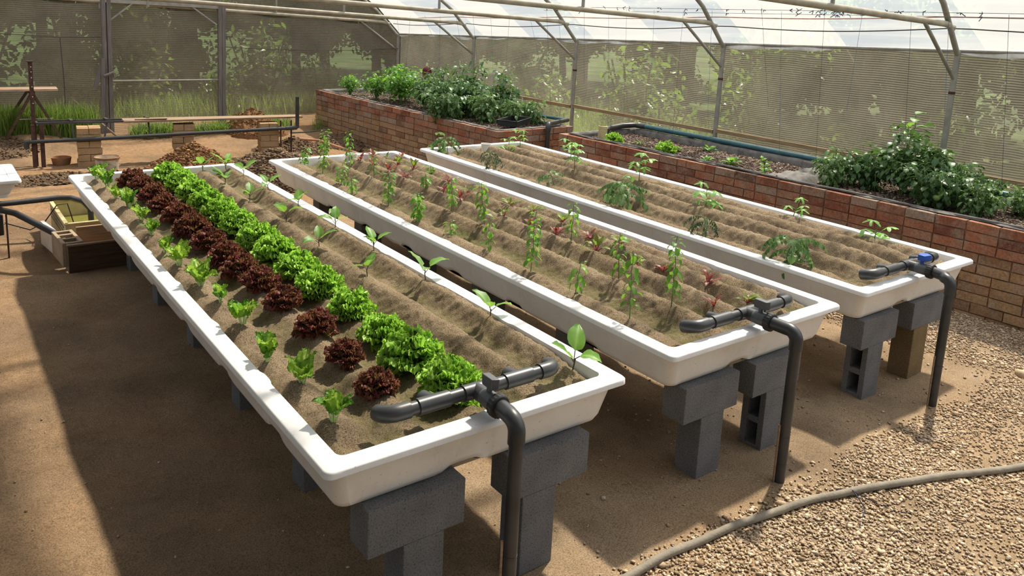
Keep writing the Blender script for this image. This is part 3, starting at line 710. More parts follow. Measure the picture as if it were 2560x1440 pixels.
def chard(seed, n, size, young):
    rg = random.Random(seed); root = empty('chard_plant', (0, 0, 0)); a0 = rg.uniform(0, 6)
    for i in range(n):
        az = a0+i*2.4+rg.uniform(-.3, .3); L = size*rg.uniform(.75, 1.15)*(1 if i else 1.1); p = rg.uniform(1.08, 1.5); st = L*rg.uniform(.38, .5)
        ex = (0.008*math.cos(az)+st*math.cos(p)*math.cos(az), 0.008*math.sin(az)+st*math.cos(p)*math.sin(az), st*math.sin(p)-.004)
        m = MB(); m.tube([(0.008*math.cos(az), 0.008*math.sin(az), -.006), ex], 0.0045, 6, r1=0.003)
        lo = MB(); leaf(lo, ex, az, p+.1, L, size*rg.uniform(.34, .46), 'ovate', bend=rg.uniform(.3, 1.3), fold=rg.uniform(.1, .45), nu=14, nv=16, ruff=size*.085, rf=rg.uniform(9, 14), phase=rg.uniform(0, 6), roll=rg.uniform(-.5, .5))
        v = lo.V[0]; v += np.stack([vnoise(v[:, 0]*90+v[:, 2]*60, v[:, 1]*90+q_, seed+q_)+.5*vnoise(v[:, 0]*210, v[:, 1]*210+v[:, 2]*200, seed+q_+5) for q_ in range(3)], 1)*.011
        l = lo.build('leaf', M_CHARDY if (young or rg.random() < .3) else M_CHARD, root, True, 180)
        m.build('stalk', M_CHSTEM, l, True)
    return root
CHY = [(0.17, 4.72, 0), (0.19, 4.42, 0), (0.17, 4.02, 2), (0.19, 3.70, 0), (0.19, 3.33, 2), (0.17, 2.98, 1), (0.16, 2.61, 1), (0.16, 2.30, 2), (0.17, 1.94, 2), (0.18, 1.65, 1), (0.18, 1.32, 0), (0.15, 0.92, 0), (0.18, 0.63, 2), (0.165, 0.31, 1)]
CHS = [.115, .13, .08, .125, .10, .085, .10, .12, .125, .085, .135, .12, .12, .115]
cp = {}
cdesc = ['broad dark-leaved', 'compact mid-green', 'yellow-green young']
for i, ((x, y, k), s) in enumerate(zip(CHY, CHS)):
    key = (k, i % 2)
    if key not in cp: cp[key] = Proto(lambda k=k, i=i: chard(300+i, 6+(i % 3), 0.10, k == 2))
    o = cp[key].place((x, y, soil_z(0, x, y)-.003), RNG.uniform(0, 6.28), s/0.105*(.74+.02*i*0+.012*(13-i)))
    tag(o, '%s chard plant, %s from the near end along the left rim' % (cdesc[k], ORD[13-i]), 'chard', 'chard plants along the left rim')

def eggplant(seed):
    rg = random.Random(seed); root = empty('eggplant_seedling', (0, 0, 0)); h = rg.uniform(.03, .05)
    m = MB(); m.tube([(0, 0, -.01), (rg.uniform(-.01, .01), .005, h)], .0028, 6)
    n = rg.choice([3, 4, 5]); a0 = rg.uniform(0, 6)
    st = m.build('stem', M_EGGSTEM, root, True)
    for i in range(n):
        az = a0+i*2.2+rg.uniform(-.3, .3); L = rg.uniform(.085, .12)*(1-.08*i); p = rg.uniform(.6, 1.15); s = rg.uniform(.02, .035)
        b = (0, .003, h*rg.uniform(.6, 1)); ex = (b[0]+s*math.cos(p)*math.cos(az), b[1]+s*math.cos(p)*math.sin(az), b[2]+s*math.sin(p))
        lo = MB(); leaf(lo, ex, az, p-.1, L, L*rg.uniform(.25, .33), 'ovate', bend=rg.uniform(.4, 1.2), fold=.25, nu=8, nv=6, ruff=.004, rf=5, phase=rg.uniform(0, 6), roll=rg.uniform(-.4, .4))
        l = lo.build('leaf', M_EGG, root, True, 180)
        q = MB(); q.tube([b, ex], .0018, 5); q.build('petiole', M_EGGSTEM, l, True)
    return root
ep = [Proto(lambda k=k: eggplant(400+k)) for k in range(5)]
EA = [(0.99, 4.75), (0.98, 4.14), (0.98, 3.56), (1.01, 2.93), (0.96, 2.27), (0.98, 1.67)]
EB = [(1.20, 4.80), (1.22, 4.42), (1.22, 3.84), (1.21, 3.21), (1.22, 2.61), (1.21, 2.04), (1.22, 1.45), (1.22, 0.84), (1.215, 0.22)]
SZ = {0: 1.2, 8: 1.25, 6: 1.1}
for i, (x, y) in enumerate(EA):
    o = ep[i % 5].place((x, y, soil_z(0, x, y)), RNG.uniform(0, 6.28), RNG.uniform(.95, 1.2)); tag(o, 'broad-leaved eggplant seedling beside the green lettuces, %s from the near end' % ORD[5-i], 'seedling', 'eggplant seedlings in the left trough')
for i, (x, y) in enumerate(EB):
    o = ep[(i+2) % 5].place((x, y, soil_z(0, x, y)), RNG.uniform(0, 6.28), SZ.get(i, 1.0)*1.05); tag(o, 'broad-leaved eggplant seedling along the right rim, %s from the near end' % ORD[8-i], 'seedling', 'eggplant seedlings in the left trough')

def pepper(seed, h, dens=1.0, lean=(0, 0)):
    rg = random.Random(seed); root = empty('pepper_plant', (0, 0, 0)); m = MB(); P_ = []
    n = 7
    for i in range(n+1):
        t = i/n; P_.append(Vector((lean[0]*t+rg.uniform(-.006, .006)*t, lean[1]*t+rg.uniform(-.006, .006)*t, h*t-.01*(i == 0))))
    m.tube(P_, .0032, 6, r1=.0016); m.build('stem', M_PSTEM, root, True)
    f = MB(); k = int(h*105*dens)+6
    for i in range(k):
        t = 1-(i/k)**1.0*0.82; j = min(n-1, int(t*n)); p = P_[j].lerp(P_[j+1], t*n-j); az = i*2.4+rg.uniform(-.4, .4)
        L = rg.uniform(.035, .060)*(0.55 if t > .95 else 1); pt = rg.uniform(-.1, .6) if t > .9 else rg.uniform(-.7, .2)
        pe = .012+.012*rg.random(); b = p+Vector((math.cos(az)*pe, math.sin(az)*pe, .002))
        f.tube([p, b], .0010, 3, False)
        leaf(f, b, az, pt, L, L*.27, 'lance', bend=rg.uniform(.5, 1.3), fold=.3, nu=4, nv=2, roll=rg.uniform(-.5, .5))
    f.build('foliage', M_PEP, root, True, 180); return root
PEP = [((0.26, 4.75), .19, 1), ((0.24, 4.29), .40, 1.1), ((0.47, 4.24), .34, .7), ((0.18, 3.78), .17, 1.1), ((0.13, 3.46), .14, 1), ((0.51, 3.84), .26, .5), ((0.21, 3.02), .27, 1.3), ((0.17, 2.52), .20, 2.2), ((0.71, 3.32), .12, 1), ((1.15, 3.96), .09, 1), ((0.18, 2.12), .09, .6), ((0.50, 2.60), .25, .8), ((0.51, 2.19), .30, .9), ((0.19, 1.69), .20, .5), ((0.18, 1.25), .36, 1.1), ((0.74, 1.55), .26, .7), ((0.18, 0.86), .18, .6), ((0.54, 0.90), .29, .6), ((0.18, 0.45), .36, .5), ((0.47, 0.44), .38, .8)]
pdesc = {14: 'tall dense', 7: 'bushy', 19: 'tall leafy', 18: 'tall leaning', 12: 'tall narrow', 1: 'tall pale-topped', 2: 'thin whorled'}
pord = sorted(range(len(PEP)), key=lambda i: PEP[i][0][1])
tx, ty = TUBS[1]
for i, ((x, y), h, d) in enumerate(PEP):
    o = pepper(500+i, h, d, (RNG.uniform(-.03, .03), RNG.uniform(-.02, .03))); o.location = (tx+x, ty+y, soil_z(1, x, y)-.004)
    row = 'left-hand' if x < .35 else 'second' if x < .65 else 'central'
    tag(o, '%s pepper plant, %s ridge, %s pepper from the middle trough near end' % (pdesc.get(i, 'short' if h < .15 else 'slender'), row, ORD[pord.index(i)]), 'pepper plant', 'pepper plants in the middle trough')

def beet(seed, red):
    rg = random.Random(seed); root = empty('beetroot_plant', (0, 0, 0)); f = MB(); s = MB(); a0 = rg.uniform(0, 6)
    for i in range(rg.choice([6, 7, 8])):
        az = a0+i*2.4; p = rg.uniform(.5, 1.4); st = rg.uniform(.02, .045); L = rg.uniform(.045, .08)
        e = (st*math.cos(p)*math.cos(az), st*math.cos(p)*math.sin(az), st*math.sin(p)); s.tube([(0, 0, -.006), e], .0022, 5)
        leaf(f, e, az, p, L, L*.24, 'strap', bend=rg.uniform(.3, 1.2), fold=.2, nu=5, nv=4, ruff=.004, rf=6, phase=rg.uniform(0, 6), roll=rg.uniform(-.3, .3))
    f.build('foliage', M_BEETR if red else M_BEET, root, True, 180); s.build('stalks', M_BEETST, root, True); return root
bp = [Proto(lambda k=k: beet(600+k, k % 2 == 1)) for k in range(4)]
BE = [(0.74, 4.56), (0.99, 4.80), (1.04, 4.62), (0.74, 4.31), (0.97, 4.27), (1.22, 4.66), (0.98, 3.99), (0.73, 3.72), (0.73, 4.0), (1.01, 3.45), (0.75, 3.11), (0.95, 3.06), (0.73, 2.84), (1.02, 2.58), (0.74, 2.28), (1.01, 2.28), (0.76, 2.0), (1.01, 1.96), (0.76, 1.72), (0.96, 1.61), (0.77, 1.34), (1.0, 1.36), (0.80, 1.02), (0.94, 0.93), (0.96, 0.61), (0.94, 0.32), (0.70, 0.35)]
BK = [1, 1, 0, 1, 0, 1, 0, 1, 1, 1, 1, 0, 1, 0, 0, 0, 1, 0, 1, 1, 0, 0, 0, 1, 1, 0, 1]
cnt = {}
for i in sorted(range(len(BE)), key=lambda i: BE[i][1]):
    x, y = BE[i]; row = 'central' if x < .85 else 'right-hand'; k = cnt.get(row, 0); cnt[row] = k+1
    o = bp[BK[i]+2*(i % 2)].place((tx+x, ty+y, soil_z(1, x, y)), RNG.uniform(0, 6.28), RNG.uniform(.85, 1.15)*(1.1 if i in (4, 6, 20, 22) else .9))
    tag(o, '%s beetroot plant with crimson stalks, %s from the near end in the %s row' % ('red-leaved' if BK[i] else 'green-leaved', ORD[k], row), 'beetroot', 'beetroot plants in the middle trough')

def compound(f, st, base, az, pitch, L, rg, droop=1.0, nleaf=7, lw=.42):
    """tomato-like compound leaf: leaflets along a bending stalk"""
    p = Vector(base); ang = pitch; pts = [p.copy()]; n = nleaf
    for i in range(n):
        ang -= droop/n; p = p+Vector((math.cos(ang)*math.cos(az), math.cos(ang)*math.sin(az), math.sin(ang)))*(L/n); pts.append(p.copy())
        if i >= 1:
            for s in (-1, 1):
                l = L*rg.uniform(.15, .235)*(1.1-.5*abs(i/n-.55))
                leaf(f, tuple(p), az+s*rg.uniform(.9, 1.3), ang-rg.uniform(-.1, .5)*droop, l, l*lw*.8, 'ovate', bend=rg.uniform(.3, .8)*droop+.2, fold=.2, nu=3, nv=2, roll=rg.uniform(-.3, .3))
    leaf(f, tuple(p), az, ang-.1, L*.34, L*.34*lw, 'ovate', bend=.5, fold=.2, nu=3, nv=2)
    st.tube(pts, .0018, 4, False)
def tomato(seed, h, n, L, droop, mat, lean, hang=None, wilt=False):
    rg = random.Random(seed); root = empty('tomato_plant', (0, 0, 0)); f = MB(); st = MB()
    k = 6; P_ = [Vector((lean[0]*(i/k)**1.3, lean[1]*(i/k), h*math.sin(PI/2*i/k)-.01*(i == 0))) for i in range(k+1)]; st.tube(P_, .004, 6, r1=.002)
    for i in range(n):
        t = .25+.75*i/n; j = min(k-1, int(t*k)); b = P_[j].lerp(P_[j+1], t*k-j)
        az = (hang+rg.uniform(-.7, .7)) if (hang is not None and i % 3 == 0) else i*2.4+rg.uniform(-.4, .4)
        compound(f, st, b, az, rg.uniform(.2, .9), L*rg.uniform(.8, 1.2), rg, droop*rg.uniform(.8, 1.3), 9, lw=.22 if wilt else .42)
    f.build('foliage', mat, root, True, 180); st.build('stem', M_PSTEM, root, True); return root
tx, ty = TUBS[2]
TOM = [((.24, 4.78), .20, 13, .19, 1.35, M_TOM, 0, 'drooping green tomato plant at the far left corner of the right trough'),
       ((.12, 3.78), .20, 15, .18, 2.3, M_TOMW, 1, 'limp wilted tomato plant hanging over the left rim of the right trough'),
       ((.22, 3.01), .14, 9, .13, 1.0, M_TOM, 0, 'small grey-green tomato plant just inside the rim of the right trough'),
       ((.33, 2.22), .24, 18, .23, 1.25, M_TOM, 0, 'large sprawling tomato plant halfway along the right trough'),
       ((.20, 1.31), .15, 13, .18, 1.9, M_TOMW, 1, 'half-wilted tomato plant with shrivelled tips over the rim of the right trough'),
       ((.20, 0.62), .17, 15, .24, 1.7, M_TOM, 0, 'trailing tomato plant nearest the near end of the right trough')]
for i, ((x, y), h, n, L, dr, mt, wl, lab) in enumerate(TOM):
    h, L = (h*.9, L*(.84 if y > 1 else .74)); o = tomato(700+i, h, n, L, dr, mt, (-.05, RNG.uniform(-.03, .03)), PI, bool(wl)); o.location = (tx+x, ty+y, soil_z(2, x, y)-.004); tag(o, lab, 'tomato plant', 'tomato plants in the right trough')

def lobed(m, base, az, pitch, R, rg, bend=.4):
    """palm-shaped leaf with five pointed lobes"""
    n = 40; ca, sa = math.cos(az), math.sin(az); cp_, sp_ = math.cos(pitch), math.sin(pitch); rings = 4; V = [base]; T = [0]
    for q in range(1, rings+1):
        for i in range(n):
            t = 2*PI*i/n; lob = .66+.34*math.cos(5*(t))**1; notch = 0.35 if abs(t-PI) < .35 else 1
            r = R*lob*notch*q/rings; x = math.sin(t)*r; y = R*.45+math.cos(t)*r; zc = -bend*(r*r)/R+.1*R*math.sin(3*t+1)*q/rings*.6
            yy = y*cp_-zc*sp_; zz = y*sp_+zc*cp_; V.append((base[0]+ca*yy-sa*x, base[1]+sa*yy+ca*x, base[2]+zz)); T.append(q/rings)
    c = len(V); V[0] = tuple(np.mean(np.array(V[1:n+1]), 0))
    F = [(0, 1+i, 1+(i+1) % n) for i in range(n)]
    for q in range(rings-1):
        for i in range(n): F.append((1+q*n+i, 1+(q+1)*n+i, 1+(q+1)*n+(i+1) % n, 1+q*n+(i+1) % n))
    m.add(V, F, T)
def okra(seed, h, n, R):
    rg = random.Random(seed); root = empty('okra_plant', (0, 0, 0)); m = MB(); lx, ly = rg.uniform(-.02, .03), rg.uniform(-.02, .02)
    P_ = [Vector((lx*t, ly*t, h*t-.01*(t == 0))) for t in (0, .25, .5, .75, 1)]; m.tube(P_, .0042, 6, r1=.0025); m.build('stem', M_PSTEM, root, True)
    for i in range(n):
        t = .35+.65*i/max(1, n-1); az = i*2.3+rg.uniform(-.4, .4); p = rg.uniform(.1, .6); b = Vector((lx*t, ly*t, h*t)); s = rg.uniform(.03, .055)
        e = b+Vector((math.cos(az)*math.cos(p), math.sin(az)*math.cos(p), math.sin(p)))*s
        lo = MB(); lobed(lo, tuple(e), az, rg.uniform(-.3, .35), R*1.2*rg.uniform(.75, 1.15), rg); l = lo.build('leaf', M_OKRA, root, True, 180)
        q = MB(); q.tube([b, e], .0018, 5); q.build('petiole', M_PSTEM, l, True)
    return root
OK_ = [((.86, 4.55), .16, 5, .055, 'lobed-leaf okra plant, second from the far end of the right trough'), ((1.19, 4.78), .17, 5, .055, 'lobed-leaf okra plant at the far right corner of the right trough'),
       ((1.19, 3.92), .18, 5, .055, 'grey-green okra plant leaning on the right rim, second from far corner'), ((.70, 3.30), .22, 7, .055, 'tall okra plant behind the small grey-green tomato plant'),
       ((.94, 2.70), .25, 8, .058, 'tallest okra plant, standing behind the large sprawling tomato plant'), ((.78, 1.80), .22, 7, .062, 'broad pale-leaved okra plant in the middle of the bare sand ridges'),
       ((1.22, 1.31), .13, 4, .055, 'sparse okra plant at the right rim, below the red brick wall'), ((1.22, 0.64), .12, 4, .062, 'low okra plant nearest the near end, by the right rim')]
for i, ((x, y), h, n, R, lab) in enumerate(OK_):
    o = okra(800+i, h, n, R); o.location = (tx+x, ty+y, soil_z(2, x, y)-.004); tag(o, lab, 'okra plant', 'okra plants in the right trough')
#PART2
# ------------------------------------------------------------------ brick planting beds (greenhouse coordinates)
def brick_wall(m, a, b, z0, z1, th, seed, bh=0.083, bl=0.235, jog=0.004):
    """bricks from a to b (greenhouse x, y), laid in courses"""
    rg = random.Random(seed); a = Vector((a[0], a[1], 0)); b = Vector((b[0], b[1], 0)); d = b-a; L = d.length; d.normalize(); nrm = Vector((-d.y, d.x, 0)); ang = math.atan2(d.y, d.x)
    n = int(round((z1-z0)/bh)); h = (z1-z0)/n
    for c in range(n):
        s = -bl*0.5*(c % 2)
        while s < L:
            l = bl*rg.choice([1, 1, 1, .5, .5]) if rg.random() < .2 else bl
            s0 = max(0, s); s1 = min(L, s+l-0.011)
            if s1-s0 > .03:
                p = a+d*((s0+s1)/2)+nrm*rg.uniform(-jog, jog); m.box((p.x, p.y, z0+h*(c+.5)), (s1-s0, th, h-0.010), rz=ang+rg.uniform(-.008, .008), jit=.0025)
            s += l
def bed(name, x0, x1, y0, y1, zt, label, seed):
    root = empty(name, gl(0, 0, 0), GA); tag(root, label, 'planting bed', 'brick planting beds')
    th = 0.11; m = MB()
    brick_wall(m, (x0+th/2, y0), (x0+th/2, y1), -.04, zt, th, seed); brick_wall(m, (x1-th/2, y0), (x1-th/2, y1), -.04, zt, th, seed+1)
    brick_wall(m, (x0+th, y0+th/2), (x1-th, y0+th/2), -.04, zt, th, seed+2); brick_wall(m, (x0+th, y1-th/2), (x1-th, y1-th/2), -.04, zt, th, seed+3)
    m.build('brick_wall', M_BRICK, root)
    k = MB(); i = .010
    k.box((x0+th/2, (y0+y1)/2, zt/2-.03), (th-2*i, y1-y0-2*i, zt+.02)); k.box((x1-th/2, (y0+y1)/2, zt/2-.03), (th-2*i, y1-y0-2*i, zt+.02))
    k.box(((x0+x1)/2, y0+th/2, zt/2-.03), (x1-x0-2*i, th-2*i, zt+.02)); k.box(((x0+x1)/2, y1-th/2, zt/2-.03), (x1-x0-2*i, th-2*i, zt+.02))
    k.build('mortar', M_MORTAR, root)
    # liner folded over the wall tops
    n = 160; V = []; F = []; loop = []
    def seg(a, b, k):
        for q in range(k): loop.append((a[0]+(b[0]-a[0])*q/k, a[1]+(b[1]-a[1])*q/k))
    xi0, xi1, yi0, yi1 = x0+th+.01, x1-th-.01, y0+th+.01, y1-th-.01
    seg((xi0, yi0), (xi1, yi0), 20); seg((xi1, yi0), (xi1, yi1), 90); seg((xi1, yi1), (xi0, yi1), 20); seg((xi0, yi1), (xi0, yi0), 90)
    cx, cy = (x0+x1)/2, (y0+y1)/2
    for q, (x, y) in enumerate(loop):
        ox = -1 if x <= xi0+1e-6 else 1 if x >= xi1-1e-6 else 0; oy = -1 if y <= yi0+1e-6 else 1 if y >= yi1-1e-6 else 0
        wv = .012*math.sin(q*.9)+.008*math.sin(q*2.3)
        for off, z in ((-.012, zt-.16), (-.004, zt-.02), (.01, zt+.006), (.045+wv, zt+.009+abs(wv)*.4), (.062+wv, zt+.002)):
            V.append((x+ox*off, y+oy*off, z))
    N = len(loop)
    for q in range(N):
        for r in range(4): F.append((q*5+r, ((q+1) % N)*5+r, ((q+1) % N)*5+r+1, q*5+r+1))
    l = MB(); l.add(V, F); l.build('liner', M_LINER, root, True, 60)
    return root, (xi0, xi1, yi0, yi1)
def to_g(P):   # greenhouse xyz rows -> world
    P = np.asarray(P, float); return np.array([GO.x, GO.y, 0])+P[:, :1]*np.array(GX)+P[:, 1:2]*np.array(GY)+P[:, 2:]*np.array([0, 0, 1])
def bed_fill(name, r, z, label):
    x0, x1, y0, y1 = r; gx = np.linspace(x0, x1, 60); gy = np.linspace(y0, y1, 200); X, Y = np.meshgrid(gx, gy, indexing='ij')
    Z = z+.03*fbm(X*3, Y*3, 4, 90)
    s = np_mesh(name, to_g(np.stack([X, Y, Z], -1).reshape(-1, 3)), grid_faces(60, 200), simple('dark_compost', (0.07, 0.05, 0.038), .95, .1, var=.5, vs=60, bs=.6), smooth=True)
    tag(s, label, 'soil', 'soil fillings of the brick beds', 'stuff')
    n = int((x1-x0)*(y1-y0)*2600); x = NR.uniform(x0+.01, x1-.01, n); y = NR.uniform(y0+.01, y1-.01, n); zz = z+.03*fbm(x*3, y*3, 4, 90)+.004
    p = pebbles(to_g(np.stack([x, y, zz], 1)), .0085, 'bark_chips', M_CHIP, chip=True); tag(p, 'dark chips covering the '+label, 'chips', 'chips covering the beds', 'stuff')
BX1 = (-1.84, -.55, 5.86, 10.75); BZ1 = .70; BX2 = (-1.41, -.10, -2.2, 5.22); BZ2 = .752
b1, R1 = bed('brick_bed', *BX1, BZ1, 'tall brick bed full of leafy bushes behind the right trough', 11)
b2, R2 = bed('brick_bed', *BX2, BZ2, 'long red brick bed running along the right net wall', 31)
bed_fill('bed_soil', R1, BZ1-.05, 'soil of the far brick bed'); bed_fill('bed_soil', R2, BZ2-.06, 'soil of the right brick bed')
m = MB()
for x, z in ((-1.34, BZ2+.011),): m.tube([gl(x+.012*math.sin(y*2.1), y, z+.004*math.sin(y*5)) for y in np.arange(-2.1, 5.15, .12)], .011, 8)
tag(m.build('edging_pipe', M_LINER, None, True), 'thin grey irrigation pipe lying along the front edge of the right brick bed', 'pipe')
# cross divider with folded cloth in the right bed
m = MB(); nx, ny = 30, 14; V = []
for i in range(nx):
    for j in range(ny):
        x = R2[0]-.06+(R2[1]-R2[0]+.1)*i/(nx-1); y = 2.10+.40*j/(ny-1); V.append(tuple(gl(x, y, BZ2+.012+.012*math.sin(y*60+x*4)+.008*math.sin(x*23)-.10*(abs(j/(ny-1)-.5)*2)**6)))
m.add(V, [tuple(int(q) for q in f) for f in grid_faces(nx, ny)]); o = m.build('folded_cloth', M_LINER, None, True, 180)
tag(o, 'grey folded cloth over the cross wall of the right brick bed', 'cloth')
m = MB(); m.box(gl((R2[0]+R2[1])/2, 2.30, BZ2-.2), (R2[1]-R2[0], .11, .36), rz=GA); tag(m.build('bed_divider', M_MORTAR), 'low brickwork divider under the folded cloth in the right bed', 'divider')

# pipes on the beds
m = MB(); m.tube([gl(*p) for p in [(-.18, 5.02, BZ2+.05), (-.17, 4.0, BZ2+.045), (-.16, 3.0, BZ2+.035), (-.15, 2.0, BZ2+.03), (-.15, .6, BZ2+.03)]], .030, 14)
root = empty('teal_water_pipe', gl(-.15, 3, 0)); o = m.build('long_pipe', M_TEAL, None, True)
o.parent = root; o.matrix_parent_inverse = Matrix.Translation(-root.location)
tag(root, 'dark teal pipe with black elbow end along the back of the right brick bed', 'pipe', 'teal pipes on the brick beds')
m = MB(); m.tube([gl(-.18, 4.95, BZ2+.05), gl(-.22, 5.08, BZ2+.055), gl(-.42, 5.12, BZ2+.05), gl(-.70, 5.06, BZ2+.045), gl(-.80, 5.03, BZ2+.04), gl(-.86, 4.96, BZ2+.03)], .034, 14); o = m.build('elbow', M_PIPE, None, True); o.parent = root; o.matrix_parent_inverse = Matrix.Translation(-root.location)
root = empty('overflow_pipe', gl(-.75, 5.8, 0)); MI = Matrix.Translation(-root.location)
tag(root, 'black overflow pipe bending down over the near corner of the far brick bed', 'pipe', 'teal pipes on the brick beds')
m = MB(); m.tube([gl(-.48, 6.05, BZ1+.055), gl(-1.02, 5.86, BZ1+.055)], .030, 14); o = m.build('top_pipe', M_PIPE, None, True); o.parent = root; o.matrix_parent_inverse = MI
m = MB(); m.tube([gl(-.98, 5.88, BZ1+.055)]+elbow(gl(-1.06, 5.80, BZ1+.055), gl(-1.06, 5.80)-gl(-.9, 5.95), (0, 0, -1), .05)+[gl(-1.06, 5.80, BZ1-.03)], .036, 14); o = m.build('elbow', M_PIPE, None, True, 60); o.parent = root; o.matrix_parent_inverse = MI
m = MB(); m.cyl(gl(-1.06, 5.80, BZ1-.02), gl(-1.06, 5.80, 0), .030, 14); o = m.build('down_pipe', M_PIPE, None, True); o.parent = root; o.matrix_parent_inverse = MI
m = MB(); m.tube([gl(-.50, 6.02, BZ1+.055), gl(-.62, 6.8, BZ1+.05), gl(-.66, 7.8, BZ1+.05)], .022, 12); o = m.build('teal_pipe', M_TEAL, None, True); o.parent = root; o.matrix_parent_inverse = MI
# seed tray on the far bed
root = empty('seed_tray', gl(-1.28, 6.22, BZ1+.02), GA+.5); tag(root, 'black plastic seed tray at the near end of the far brick bed', 'tray')
m = MB()
for c, s in (((0, .13, .03), (.5, .008, .07)), ((0, -.13, .03), (.5, .008, .07)), ((.246, 0, .03), (.008, .26, .07)), ((-.246, 0, .03), (.008, .26, .07)), ((0, 0, -.003), (.5, .26, .006))): m.box(c, s)
m.build('tray_body', M_BLACKP, root)
m = MB()
for c, s in (((0, .14, .067), (.53, .022, .006)), ((0, -.14, .067), (.53, .022, .006)), ((.256, 0, .067), (.022, .27, .006)), ((-.256, 0, .067), (.022, .27, .006))): m.box(c, s)
m.build('tray_rim', M_BLACKP, root)
# corrugated standpipe in the right bed
m = MB(); pr = []
for k in range(12): pr += [(.052, k*.014-.04), (.056, k*.014-.035), (.056, k*.014-.03), (.052, k*.014-.027)]
m.lathe(gl(-.98, 4.92, BZ2-.02), pr+[(.047, .13), (.047, 0)], 24); tag(m.build('corrugated_standpipe', M_CRATE, None, True, 60), 'short cream corrugated pipe standing in the far corner of the right bed', 'pipe')
# small plants in the right bed
for k, (x, y, s) in enumerate(((-1.10, 4.62, .82), (-1.08, 3.86, .88))):
    p = gl(x, y, BZ2-.055); o = protoG[k].place(p, k*2.0, s); tag(o, '%s green lettuce growing in the right brick bed' % ('farther' if k == 0 else 'nearer'), 'lettuce', 'lettuces in the right brick bed')
def herb(seed, n, L, mat, wd=.3, name='bed_seedling'):
    rg = random.Random(seed); root = empty(name, (0, 0, 0)); f = MB(); s = MB()
    for i in range(n):
        az = i*2.4; p = rg.uniform(.2, 1.3); st = rg.uniform(.01, .05); e = (st*math.cos(p)*math.cos(az), st*math.cos(p)*math.sin(az), st*math.sin(p)); s.tube([(0, 0, -.01), e], .0018, 4)
        l = L*rg.uniform(.6, 1.1); leaf(f, e, az, p-.2, l, l*wd, 'ovate', bend=.7, fold=.2, nu=4, nv=3, ruff=.003)
    f.build('foliage', mat, root, True, 180); s.build('stem', M_PSTEM, root, True); return root
hp = [Proto(lambda: herb(901, 12, .07, M_BEET, .26)), Proto(lambda: herb(902, 16, .085, M_EGG, .32)), Proto(lambda: herb(903, 10, .06, M_PEP, .3))]
HB = [(-.85, 4.45, 0, 'small red-tinged seedling behind the farther lettuce of the right bed'), (-.62, 4.25, 0, 'tiny seedling near the back pipe of the right bed'), (-.80, 3.95, 0, 'upright seedling just behind the nearer lettuce of the right bed'), (-.45, 3.75, 1, 'grey-green seedling close to the teal pipe'),
      (-1.02, 3.35, 1, 'broad bright seedling right of the nearer lettuce of the right bed'), (-.92, 3.12, 1, 'second broad seedling right of the nearer lettuce of the right bed'), (-.78, 2.80, 2, 'pale low seedling in the middle of the right bed'), (-.45, 3.05, 2, 'wispy seedling against the teal pipe'), (-1.0, 2.66, 2, 'feathery seedling before the folded cloth')]
for x, y, k, lab in HB: tag(hp[k].place(gl(x, y, BZ2-.055), RNG.uniform(0, 6), RNG.uniform(.9, 1.3)), lab, 'seedling', 'seedlings in the right brick bed')

def bush(seed, h, w, n, L, mat, comp=False, lance=.34, name='bushy_plant'):
    rg = random.Random(seed); root = empty(name, (0, 0, 0)); f = MB(); st = MB()
    nb = 7; br = []
    for b in range(nb):
        az = b*2.4+rg.uniform(-.3, .3); sp = w*rg.uniform(.3, 1); top = Vector((sp*math.cos(az), sp*math.sin(az), h*rg.uniform(.6, 1)*(1 if b else 1.1))); mid = Vector((top.x*.35, top.y*.35, top.z*.6))
        P_ = [Vector((0, 0, -.02)), mid*.5, mid, (mid+top)/2, top]; st.tube(P_, .005, 5, False, r1=.002); br.append(P_)
    for i in range(n):
        P_ = br[i % nb]; t = rg.uniform(.25, 1)*4; j = min(3, int(t)); p = P_[j].lerp(P_[j+1], t-j)
        az = rg.uniform(0, 2*PI); e = p+Vector((math.cos(az), math.sin(az), rg.uniform(-.2, .5)))*rg.uniform(.02, w*.42)
        if comp and i % 2 == 0: compound(f, st, p, az, rg.uniform(-.1, .8), L*1.9, rg, rg.uniform(.8, 1.8), 6)
        else:
            st.tube([p, e], .0014, 3, False); l = L*rg.uniform(.6, 1.15); leaf(f, tuple(e), az, rg.uniform(-.7, .5), l, l*lance, 'lance', bend=rg.uniform(.3, 1.1), fold=.3, nu=4, nv=2, roll=rg.uniform(-.6, .6))
    f.build('foliage', mat, root, True, 180); st.build('branches', M_PSTEM, root, True); return root
bb = [Proto(lambda: bush(951, .52, .24, 420, .066, M_BUSH)), Proto(lambda: bush(952, .48, .27, 340, .070, M_BUSH, True)), Proto(lambda: bush(953, .36, .26, 330, .052, M_PEP)), Proto(lambda: bush(954, .34, .26, 190, .066, M_TOM, True)), Proto(lambda: bush(955, .30, .30, 250, .066, M_BUSH, True))]
